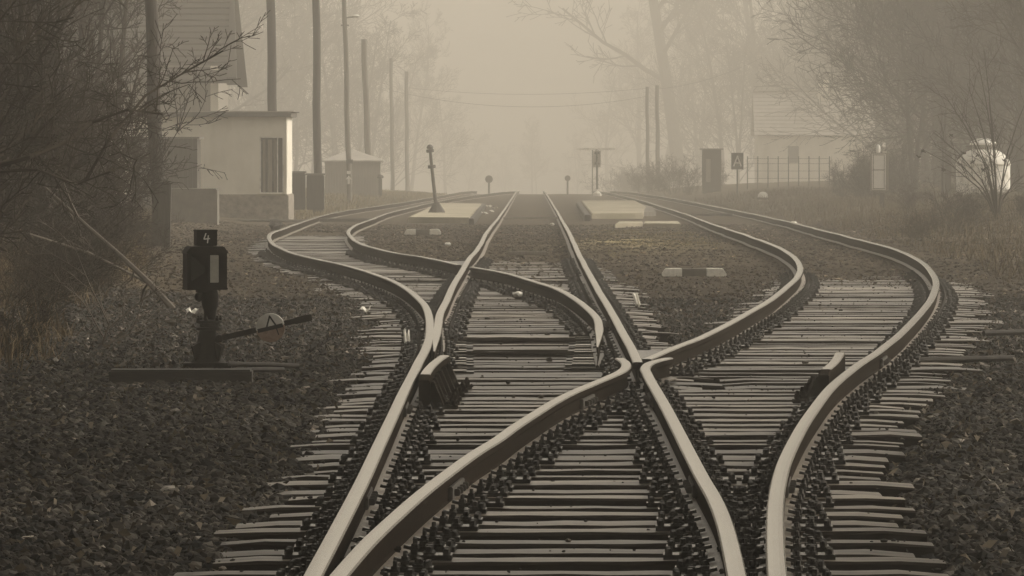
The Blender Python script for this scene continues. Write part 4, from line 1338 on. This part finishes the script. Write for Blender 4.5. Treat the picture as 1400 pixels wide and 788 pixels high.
MB().lathe([(Rr * .50, r_(198.5)), (Rr * .50, r_(196)), (Rr * .40, r_(192)), (Rr * .2, r_(190)), (.01, r_(189.5))], (0, 0, 0), 24).build('lid', M['brightwhite'], tk, smooth=True)
mb = MB()
for s in (-1, 1): mb.box((s * Rr * .58, 0, r_(200)), (.10, .06, .12))
mb.build('handle', M['ironedge'], tk)

# white covered heap far away
d = 540.0
b = Q(867, 236, d)
vs = []; fs = []
n = 14
for i in range(n + 1):
    for j in range(7):
        t = i / n * 2 - 1; u = j / 6
        hgt = (1 - abs(t)**2.6) * .52 + .03 * math.sin(i * 2.1)
        a = math.pi * u
        vs.append((t * 1.15, -.5 * math.cos(a), hgt * math.sin(a)**.6 - .05))
for i in range(n):
    for j in range(6): fs.append((i*7 + j, (i+1)*7 + j, (i+1)*7 + j + 1, i*7 + j + 1))
gzh = base_z(b.x, d)
hp = thing('covered_stack', 'bright white sheet over a low stack left of the twin poles', 'covered stack', (b.x, d, gzh))
MB().add([(x, y, z + b.z - gzh) for x, y, z in vs], fs).build('sheet', M['brightwhite'], hp, smooth=True)
MB().box((0, 0, (b.z - gzh) / 2 - .1), (1.9, .8, b.z - gzh + .15)).build('stack', M['darkplank'], hp)


# ------------------------------------------------------------------ bare trees
class Tubes:
    """many thin 3- or 5-sided tapering tubes in one numpy mesh."""
    def __init__(self):
        self.V = []; self.F = []; self.n = 0

    def add(self, pts, r0, r1, n=3):
        pts = np.asarray(pts); k = len(pts)
        t = np.gradient(pts, axis=0); t /= np.linalg.norm(t, axis=1, keepdims=True) + 1e-9
        ref = np.array([.31, .77, .12]) if abs(t[0, 1]) < .8 else np.array([1., .1, .1])
        a = np.cross(t, ref); a /= np.linalg.norm(a, axis=1, keepdims=True) + 1e-9
        b = np.cross(t, a)
        rr = np.linspace(r0, r1, k)[:, None]
        th = np.arange(n) * 2 * math.pi / n
        for i in range(n):
            pass
        ring = pts[:, None, :] + (np.cos(th)[None, :, None] * a[:, None, :] + np.sin(th)[None, :, None] * b[:, None, :]) * rr[:, None, :]
        self.V.append(ring.reshape(-1, 3))
        i = (np.arange(k - 1) * n)[:, None]; j = np.arange(n)[None]
        j2 = (j + 1) % n
        f = np.stack([i + j, i + j2, i + n + j2, i + n + j], -1).reshape(-1, 4) + self.n
        self.F.append(f); self.n += k * n

    def arrays(self):
        return np.concatenate(self.V), np.concatenate(self.F)


def branch_pts(rnd, p, dirv, L, k, wob, up):
    pts = [p]; d = dirv.copy()
    for i in range(k):
        d = d + np.array([rnd.gauss(0, wob), rnd.gauss(0, wob), rnd.gauss(0, wob) + up]); d /= np.linalg.norm(d)
        pts.append(pts[-1] + d * L / k)
    return np.array(pts)


def side_dir(rnd, d, ang):
    v = np.array([rnd.gauss(0, 1), rnd.gauss(0, 1), rnd.gauss(0, 1)]); v -= d * v.dot(d); v /= np.linalg.norm(v) + 1e-9
    return d * math.cos(ang) + v * math.sin(ang)


def grow(T, rnd, p, dirv, L, r, lev, cfg):
    k = 5 if lev >= 2 else 3
    pts = branch_pts(rnd, p, dirv, L, k, cfg['wob'], cfg['up'])
    rt = max(r * .35, cfg['rmin'])
    T.add(pts, r, rt, 5 if r > .04 else 3)
    if lev == 0: return
    n = cfg['n'][lev]
    for i in range(n):
        t = .18 + .82 * (i + rnd.random()) / n
        j = min(int(t * k), k - 1); f = t * k - j
        q = pts[j] * (1 - f) + pts[j + 1] * f
        dd = pts[j + 1] - pts[j]; dd = dd / np.linalg.norm(dd)
        grow(T, rnd, q, side_dir(rnd, dd, rnd.uniform(.45, .95)), L * rnd.uniform(.35, .62) * (1.1 - .35 * t), max(r * (1 - .6 * t) * .55, cfg['rmin']), lev - 1, cfg)


def make_tree(seed, H, r, low=.2, spread=.55, fork=False, rmin=.009, n1=22, nn=(0, 3, 6, 7)):
    rnd = random.Random(seed)
    trunk = Tubes(); crown = Tubes()
    cfg = dict(wob=.10, up=.05, rmin=rmin, n=nn)
    stems = [(np.array([0, 0, -.2]), np.array([rnd.gauss(0, .04), rnd.gauss(0, .04), 1.]), H, r)]
    if fork:
        stems = []
        for s in (-1, 1):
            stems.append((np.array([0, 0, -.2]), np.array([s * .13, rnd.gauss(0, .08), 1.]), H * rnd.uniform(.85, 1), r * .8))
    for p, dv, h, r0 in stems:
        dv = dv / np.linalg.norm(dv)
        tp_ = branch_pts(rnd, p, dv, h, 12, .035, .02)
        trunk.add(tp_, r0, .03, 8)
        n = n1
        for i in range(n):
            t = low + (1 - low) * (i + rnd.random()) / n
            j = min(int(t * 12), 11); f = t * 12 - j
            q = tp_[j] * (1 - f) + tp_[j + 1] * f
            dd = tp_[j + 1] - tp_[j]; dd /= np.linalg.norm(dd)
            L = h * rnd.uniform(.24, .42) * (1.12 - .75 * t) * spread / .55
            grow(crown, rnd, q, side_dir(rnd, dd, rnd.uniform(.6, 1.15)), L, max(.02, r0 * .42 * (1.1 - t)), 3, cfg)
    return trunk.arrays(), crown.arrays()


def mesh_only(name, arr, m):
    o = np_obj(name, arr[0], arr[1], m, smooth=False); me = o.data; bpy.data.objects.remove(o); return me


TREES = []
for i, a in enumerate((dict(seed=1, H=11, r=.16, low=.15), dict(seed=2, H=9, r=.11, low=.1, spread=.65), dict(seed=3, H=13, r=.20, low=.25),
                       dict(seed=4, H=10, r=.12, low=.08, fork=True, n1=15), dict(seed=5, H=12, r=.14, low=.3, spread=.45))):
    t, c = make_tree(**a)
    TREES.append((mesh_only('trunk', t, M['bark']), mesh_only('crown', c, M['twig'])))
SHRUBS = []
for sd in (21, 22, 23, 24):
    rnd = random.Random(sd)
    st = Tubes(); tw = Tubes(); cfg = dict(wob=.13, up=.03, rmin=.0045, n=(0, 4, 5, 5))
    for i in range(13):
        a = rnd.uniform(0, 6.28); dv = np.array([math.cos(a) * rnd.uniform(.1, .75), math.sin(a) * rnd.uniform(.1, .75), 1.]); dv /= np.linalg.norm(dv)
        h = rnd.uniform(1.3, 2.7)
        p0 = np.array([rnd.gauss(0, .25), rnd.gauss(0, .25), -.1])
        pts = branch_pts(rnd, p0, dv, h, 6, .10, .03); st.add(pts, .016, .006, 4)
        for j in range(8):
            t = rnd.uniform(.2, 1); k = min(int(t * 6), 5)
            grow(tw, rnd, pts[k], side_dir(rnd, dv, rnd.uniform(.4, .9)), h * rnd.uniform(.2, .42), .008, 2, cfg)
    SHRUBS.append((mesh_only('stems', st.arrays(), M['bark']), mesh_only('twigs', tw.arrays(), M['twig'])))
CONIF = []
for sd, CB in ((31, .9), (32, .9), (33, 3.7), (34, 4.0)):  # the high-crowned pair is added only as an unseen canopy for shade
    rnd = random.Random(sd); H = 14.0
    tr = Tubes(); tr.add(branch_pts(rnd, np.array([0, 0, -.2]), np.array([0, 0, 1.]), H, 8, .01, .0), .18, .02, 8)
    V = []; Fq = []; nv = 0
    for lv in range(46):
        z = CB + (H - CB - .1) * lv / 46; Lb = (H - z) * .24 + .25
        for b_ in range(9):
            a = rnd.uniform(0, 6.28); droop = (-.35 + .3 * z / H) if CB < 2 else .02
            for s in range(34):
                u = (s + rnd.random()) / 34
                c = np.array([math.cos(a) * Lb * u, math.sin(a) * Lb * u, z + droop * Lb * u]) + np.array([rnd.gauss(0, .06), rnd.gauss(0, .06), rnd.gauss(0, .05)])
                e1 = np.array([math.cos(a) + rnd.gauss(0, .6), math.sin(a) + rnd.gauss(0, .6), rnd.gauss(-.2, .3)]) * rnd.uniform(.06, .15); e2 = np.array([rnd.gauss(0, 1), rnd.gauss(0, 1), rnd.gauss(0, .5)]) * .014
                V += [c - e1, c + e2, c + e1, c - e2]; Fq.append((nv, nv + 1, nv + 2, nv + 3)); nv += 4
    CONIF.append((mesh_only('trunk', tr.arrays(), M['bark']), mesh_only('crown', (np.array(V), np.array(Fq)), M['needle'])))


def plant(kind, var, px, d, scale, label, cat, group, rz=None, sx=1.0, name=None, dzz=0.0):
    lib = {'bare_tree': TREES, 'bare_shrub': SHRUBS, 'conifer_tree': CONIF}[kind]
    x = X(px, d)
    root = thing(kind, label, cat, (x, d, base_z(x, d) - .05 + dzz), random.uniform(0, 6.28) if rz is None else rz, group)
    root.scale = (scale * sx, scale * sx, scale)
    for me in lib[var % len(lib)]:
        c = bpy.data.objects.new(me.name.split('.')[0], me); COL.objects.link(c); c.parent = root
    return root


rnd = random.Random(99)
# left thicket: near shrubs, then thin trees, dark conifers behind
LBL_SH = 'tangled leafless shrub in the dark thicket on the left, above dry grass'
for i in range(22):
    d = rnd.uniform(54, 120); px = rnd.uniform(-90, 120) - max(0, (75 - d)) * 3.5
    plant('bare_shrub', i, px, d, rnd.uniform(.8, 1.5), LBL_SH, 'shrub', 'shrubs of the left thicket', rnd.uniform(0, 6.28))
LBL_LT = 'thin leafless tree standing in the dark thicket on the left'
for i, (px, d, s, v) in enumerate(((62, 78, .62, 4), (98, 100, .85, 4), (151, 114, .85, 4), (-10, 70, .6, 3), (-70, 66, .65, 1), (120, 104, .8, 4), (35, 108, .85, 4), (-15, 96, .8, 0), (70, 118, .75, 4), (-45, 120, .9, 2), (-90, 100, .9, 4), (95, 130, .9, 4), (10, 140, .95, 0), (-20, 140, 1.0, 1), (130, 150, .8, 4), (-110, 84, .8, 0), (20, 155, 1.0, 2), (60, 165, 1.0, 1), (-40, 160, 1.0, 3))):
    plant('bare_tree', v, px, d, s, LBL_LT, 'tree', 'bare trees of the left thicket', rnd.uniform(0, 6.28), sx=.55 if v == 4 else .8)
for i, (px, d, s) in enumerate(((-20, 128, 1.0), (0, 150, 1.05), (30, 172, 1.1), (-60, 140, 1.1), (60, 190, 1.0), (-90, 118, 1.0), (-40, 150, .9), (-10, 176, 1.2), (10, 196, 1.3))):
    plant('conifer_tree', i % 2, px, d, s, 'dark conifer massed behind the bare trees on the left', 'tree', 'conifers behind the left thicket', rnd.uniform(0, 6.28))
# fogged trees behind the poles on the left
for i, (px, d, s, v) in enumerate(((330, 480, 2.1, 1), (400, 500, 2.1, 3), (455, 520, 2.2, 1), (360, 520, 2.2, 0), (500, 560, 2.0, 3), (300, 440, 2.0, 2), (430, 580, 2.3, 2), (535, 640, 1.9, 1), (480, 500, 1.6, 3), (560, 720, 1.9, 4), (385, 560, 2.3, 2), (345, 540, 2.3, 3))):
    plant('bare_tree', v, px, d, s, 'fog-faded bare tree behind the poles left of the tracks', 'tree', 'faded trees left of the tracks', rnd.uniform(0, 6.28))
for i, (px, d, s, v) in enumerate(((640, 900, 1.2, 1), (690, 980, 1.1, 3), (728, 860, 1.0, 4), (735, 940, 1.1, 4), (790, 900, 1.2, 3), (830, 820, 1.5, 2), (610, 780, 1.5, 0))):
    plant('bare_tree', v, px, d, s, 'barely visible tree far down the line in the fog', 'tree', 'trees far down the line', rnd.uniform(0, 6.28))
# right: one big trunk, faded trees, dark wood at the edge
bt = plant('bare_tree', 2, 932, 600, 4.0, 'large forked tree rising above the twin poles on the right', 'tree', None, .8)
for i, (px, d, s, v) in enumerate(((985, 580, 2.3, 1), (1040, 580, 2.4, 0), (1090, 600, 2.5, 3), (905, 720, 2.2, 2), (1145, 520, 2.3, 1), (955, 660, 2.7, 3), (1010, 540, 1.7, 3), (1060, 620, 2.6, 2), (1140, 540, 2.0, 0), (875, 760, 2.3, 0), (1175, 500, 2.2, 3), (1110, 560, 2.4, 2), (1200, 470, 2.0, 1))):
    plant('bare_tree', v, px, d, s, 'fog-faded bare tree around the white house on the right', 'tree', 'faded trees right of the tracks', rnd.uniform(0, 6.28))
for i, (px, d, s, v) in enumerate(((1262, 245, 1.6, 1), (1285, 228, 1.5, 0), (1240, 300, 1.7, 1), (1215, 330, 1.8, 0), (1225, 350, 1.9, 3), (1230, 360, 2.0, 2), (1260, 320, 1.9, 4), (1205, 380, 1.9, 1), (1250, 210, 1.1, 3), (1290, 225, 1.25, 0), (1330, 205, 1.1, 1), (1370, 215, 1.2, 2), (1400, 196, 1.1, 3), (1440, 205, 1.2, 1), (1235, 262, 1.4, 2), (1310, 255, 1.4, 4), (1388, 250, 1.4, 0), (1470, 230, 1.3, 4), (1270, 240, 1.2, 1), (1350, 236, 1.2, 3), (1425, 170, .9, 1), (1462, 150, .9, 0), (1440, 176, 1.2, 3), (1470, 160, 1.1, 1), (1410, 188, 1.2, 0), (1385, 196, 1.2, 2), (1355, 200, 1.1, 3), (1480, 140, 1.0, 2), (1455, 190, 1.3, 4), (1395, 182, 1.0, 4))):
    plant('bare_tree', v, px, d, s, 'bare tree of the dim wood behind the white tank on the right', 'tree', 'bare trees of the right wood', rnd.uniform(0, 6.28))
for i, (px, d, s) in enumerate(((1330, 300, 1.7), (1310, 320, 1.8), (1350, 280, 1.7), (1322, 268, 1.6), (1360, 224, 1.7), (1375, 228, 1.6), (1410, 232, 1.7), (1445, 240, 1.7), (1490, 235, 1.6), (1300, 340, 2.0), (1345, 250, 1.8), (1400, 255, 1.8))):
    plant('conifer_tree', i % 2, px, d, s, 'dark conifer of the dim wood on the right, behind the bare trees', 'tree', 'conifers of the right wood', rnd.uniform(0, 6.28))
for i in range(30):
    d = rnd.uniform(185, 260); px = rnd.uniform(1060, 1430)
    if px < 1135: px += 110
    if X(px, d) < float(rx('right_outer', d)) + 1.6: continue
    if abs(px - 1203) < 26 and d < 175: continue
    if abs(px - 1344) < 60 and d < 185: continue
    plant('bare_shrub', i, px, d, rnd.uniform(.35, .75), 'low leafless brush on the right bank', 'shrub', 'brush along the right bank', rnd.uniform(0, 6.28))
for i in range(8):
    d = rnd.uniform(275, 330); px = rnd.uniform(830, 1000)
    if X(px, d) < float(rx('right_outer', min(d, 320))) + 1.2: continue
    plant('bare_shrub', i, px, d, rnd.uniform(.45, .8), 'fogged brush around the dark shed and twin poles', 'shrub', 'fogged brush right of the tracks', rnd.uniform(0, 6.28))


# unseen conifers added to shade the fog and ballast of the nearest metres
OV = []
d = -9.0
while d < 47:
    for sgn in (-1, 1):
        OV.append((sgn * max(4.3, .0875 * d + 1.5) + random.uniform(-.2, .2), d + random.uniform(-1.2, 1.2), random.uniform(.95, 1.15), 2 + len(OV) % 2, 1.55))
    d += 5.0
OV += [(-7.4, 12, 1.1, 0, 1), (-8.2, 26, 1.1, 1, 1), (-9.4, 42, 1.1, 0, 1), (-9.8, 55, 1.1, 1, 1), (7.4, 12, 1.1, 1, 1), (8.2, 26, 1.1, 0, 1), (8.9, 42, 1.1, 1, 1), (9.6, 54, 1.1, 0, 1), (10.4, 66, 1.15, 1, 1), (11.6, 80, 1.2, 0, 1), (13.4, 98, 1.2, 1, 1), (15, 118, 1.3, 0, 1), (17, 138, 1.3, 1, 1)]
for i, (x, d, s, v, sx) in enumerate(OV):
    plant('conifer_tree', v, 700 + x * F / d, d, s, 'unseen dark conifer added beside the near line to shade it', 'tree', 'conifers added to shade the near line', i * 1.3, sx=sx)
for i, (px, d) in enumerate(((842, 440), (860, 452), (878, 446), (893, 438))):
    plant('bare_shrub', i, px, d, 1.0, 'fogged brush around the dark shed and twin poles', 'shrub', 'fogged brush right of the tracks', i * 2.0, sx=1.3)
for i in range(14):
    d = rnd.uniform(100, 180); px = rnd.uniform(1180, 1440)
    x = X(px, d)
    if x < float(rx('right_outer', d)) + 1.3 or (abs(px - 1203) < 30 and d < 166): continue
    plant('bare_shrub', i, px, d, rnd.uniform(.16, .34), 'small dry weed on the right bank beside the outer rail', 'weed', 'weeds on the right bank', rnd.uniform(0, 6.28), sx=1.5)
for i in range(22):
    d = rnd.uniform(46, 105); px = float(np.interp(d, [46, 58, 75, 105], [20, 120, 180, 215])) - rnd.uniform(0, 70)
    plant('bare_shrub', i, px, d, rnd.uniform(.14, .34), 'small dry weed at the gravel edge below the left thicket', 'weed', 'weeds at the foot of the left thicket', rnd.uniform(0, 6.28), sx=1.4)


# the near shrub with dry seed heads at the right edge
d = 118.0
b = Q(1364, 318, d)
rs = thing('weed_shrub', 'tall bare shrub with dry seed heads in front of the white tank', 'shrub', (b.x, d, base_z(b.x, d)))
oz = rs.location
st = Tubes(); tw = Tubes(); heads = []
rnd = random.Random(5)
for tip in ((1290, 128), (1305, 140), (1345, 70), (1337, 85), (1322, 115), (1262, 205), (1285, 205), (1390, 190), (1400, 240), (1352, 140), (1275, 180), (1410, 120)):
    t = Q(tip[0], tip[1], d) - oz; t = np.array(t)
    mid = np.array([t[0] * .25, rnd.uniform(-.3, .3), t[2] * .45])
    pts = np.array([[0, 0, -.1], mid * .5 + np.array([0, 0, .05]), mid, (mid + t) / 2 + np.array([0, 0, .08]), t])
    st.add(pts, .022, .006, 5)
    for k in range(7):
        u = rnd.uniform(.25, .95) * 4; j = min(int(u), 3); q = pts[j] * (1 - u + j) + pts[j + 1] * (u - j)
        grow(tw, rnd, q, side_dir(rnd, (pts[j + 1] - pts[j]) / np.linalg.norm(pts[j + 1] - pts[j]), rnd.uniform(.4, .8)), rnd.uniform(.3, .8), .007, 1, dict(wob=.12, up=.03, rmin=.004, n=(0, 3, 4)))
np_obj('stems', *st.arrays(), M['bark'], parent=rs); np_obj('twigs', *tw.arrays(), M['twig'], parent=rs)
for (px, py) in ((1262, 207), (1256, 215), (1300, 185), (1312, 214), (1330, 222), (1345, 233), (1350, 230), (1290, 232), (1318, 210), (1372, 220), (1336, 212)):
    c = Q(px, py, d) - oz + Vector((0, rnd.uniform(-.2, .2), 0))
    mb = MB()
    for q in range(9):
        a, e = rnd.uniform(0, 6.28), rnd.uniform(-1, 1.2)
        mb.tube([c, c + Vector((math.cos(a) * .055, math.sin(a) * .055, e * .05))], [.018, .006], 4)
    mb.build('seed_head', M['twig'], rs)

# fallen and leaning branches of the left thicket
def stick(pts, r, label, name='fallen_branch', m='drystick', sub=10, sd=1):
    T = Tubes(); rnd = random.Random(sd)
    W = np.array([np.array(p) for p in pts])
    T.add(W, r, r * .4, 6)
    for k in range(sub):
        u = rnd.uniform(.15, .98) * (len(W) - 1); j = min(int(u), len(W) - 2); q = W[j] * (1 - u + j) + W[j + 1] * (u - j)
        dv = (W[j + 1] - W[j]) / np.linalg.norm(W[j + 1] - W[j])
        grow(T, rnd, q, side_dir(rnd, dv, rnd.uniform(.4, .9)), rnd.uniform(.25, .9), r * .4, 2, dict(wob=.10, up=.02, rmin=.0035, n=(0, 3, 3)))
    o = np_obj(name, *T.arrays(), M[m]); tag(o, label, 'branch')


stick([Q(244, 431, 58), Q(205, 388, 59), Q(165, 350, 60), Q(120, 310, 61), Q(60, 255, 62)], .035, 'long broken branch leaning up left from the gravel behind the lantern', sd=1, sub=5)
stick([Q(243, 410, 63), Q(190, 380, 62), Q(120, 345, 61), Q(40, 320, 60), Q(-30, 330, 60)], .020, 'low arching branch crossing behind the lantern box', sd=2, sub=10)
stick([Q(-20, 232, 52), Q(40, 215, 52), Q(90, 195, 52.5), Q(125, 168, 53), Q(175, 150, 53), Q(222, 156, 54)], .024, 'dark arched branch reaching right across the near pole', 'hanging_branch', 'twig', 14, 3)
stick([Q(-20, 236, 50), Q(50, 232, 50), Q(105, 252, 51), Q(150, 235, 51), Q(205, 210, 52)], .017, 'dark drooping branch below the arched one', 'hanging_branch', 'twig', 12, 4)
stick([Q(115, 250, 55), Q(150, 190, 55), Q(200, 130, 56), Q(260, 95, 57), Q(305, 70, 57)], .018, 'slim branch rising right across the tiled roof', 'hanging_branch', 'twig', 16, 5)
stick([Q(-20, 512, 47), Q(50, 505, 47.5), Q(110, 495, 48), Q(140, 470, 48), Q(150, 440, 48)], .018, 'bent branch lying at the foot of the left thicket', sd=6, sub=8)

# ------------------------------------------------------------------ fog
zlo = -24.0
me = bpy.data.meshes.new('haze')
hb = MB().box((0, 0, 0), (1900, 1250, 84))
hz = hb.build('haze', [], None)
hz.location = (0, 545, 20)
hz.data.materials.clear()
vm = bpy.data.materials.new('haze_air'); vm.use_nodes = True
nt = vm.node_tree; nt.nodes.clear()
out = nt.nodes.new('ShaderNodeOutputMaterial'); pv = nt.nodes.new('ShaderNodeVolumePrincipled')
pv.inputs['Color'].default_value = (.95, .915, .85, 1); pv.inputs['Density'].default_value = .0027; pv.inputs['Anisotropy'].default_value = .66
nt.links.new(pv.outputs[0], out.inputs['Volume'])
hz.data.materials.append(vm)
tag(hz, kind='stuff')

# ------------------------------------------------------------------ light
w = bpy.data.worlds.new('World'); scene.world = w; w.use_nodes = True
nt = w.node_tree; bg = nt.nodes['Background']
sky = nt.nodes.new('ShaderNodeTexSky'); sky.sky_type = 'NISHITA'; sky.sun_disc = False
SUN_EL, SUN_AZ = R(36), R(72)
sky.sun_elevation = SUN_EL; sky.sun_rotation = SUN_AZ; sky.air_density = 1.0; sky.dust_density = 6.0
hsv = nt.nodes.new('ShaderNodeHueSaturation'); hsv.inputs['Saturation'].default_value = .08
mx = nt.nodes.new('ShaderNodeMix'); mx.data_type = 'RGBA'; mx.blend_type = 'MULTIPLY'; mx.inputs['Factor'].default_value = 1; mx.inputs['B'].default_value = (1, .925, .80, 1)
nt.links.new(sky.outputs[0], hsv.inputs['Color']); nt.links.new(hsv.outputs[0], mx.inputs['A']); nt.links.new(mx.outputs['Result'], bg.inputs['Color'])
bg.inputs['Strength'].default_value = .125
sd = bpy.data.lights.new('sun', 'SUN'); sd.energy = 1.5; sd.angle = R(18); sd.color = (1, .925, .80)
so = bpy.data.objects.new('sun', sd); COL.objects.link(so)
dirv = Vector((math.sin(SUN_AZ) * math.cos(SUN_EL), math.cos(SUN_AZ) * math.cos(SUN_EL), math.sin(SUN_EL)))
so.rotation_euler = dirv.to_track_quat('Z', 'Y').to_euler(); so.location = (0, 60, 60)

# ------------------------------------------------------------------ camera
cd = bpy.data.cameras.new('camera'); co = bpy.data.objects.new('camera', cd); COL.objects.link(co)
cd.sensor_width = 36; cd.lens = F / 1400 * 36; cd.clip_start = .1; cd.clip_end = 5000
co.location = (0, 0, CAM_H); co.rotation_euler = (math.pi / 2 - math.atan((394 - HZ) / F), 0, 0)
scene.camera = co
scene.render.engine = 'CYCLES'
cy = scene.cycles
cy.max_bounces = 10; cy.diffuse_bounces = 3; cy.glossy_bounces = 3; cy.volume_bounces = 8; cy.transparent_max_bounces = 8
cy.use_denoising = True
vs_ = scene.view_settings
vs_.view_transform = 'Standard'; vs_.look = 'None'; vs_.gamma = 1; vs_.exposure = 0.68; vs_.use_curve_mapping = False
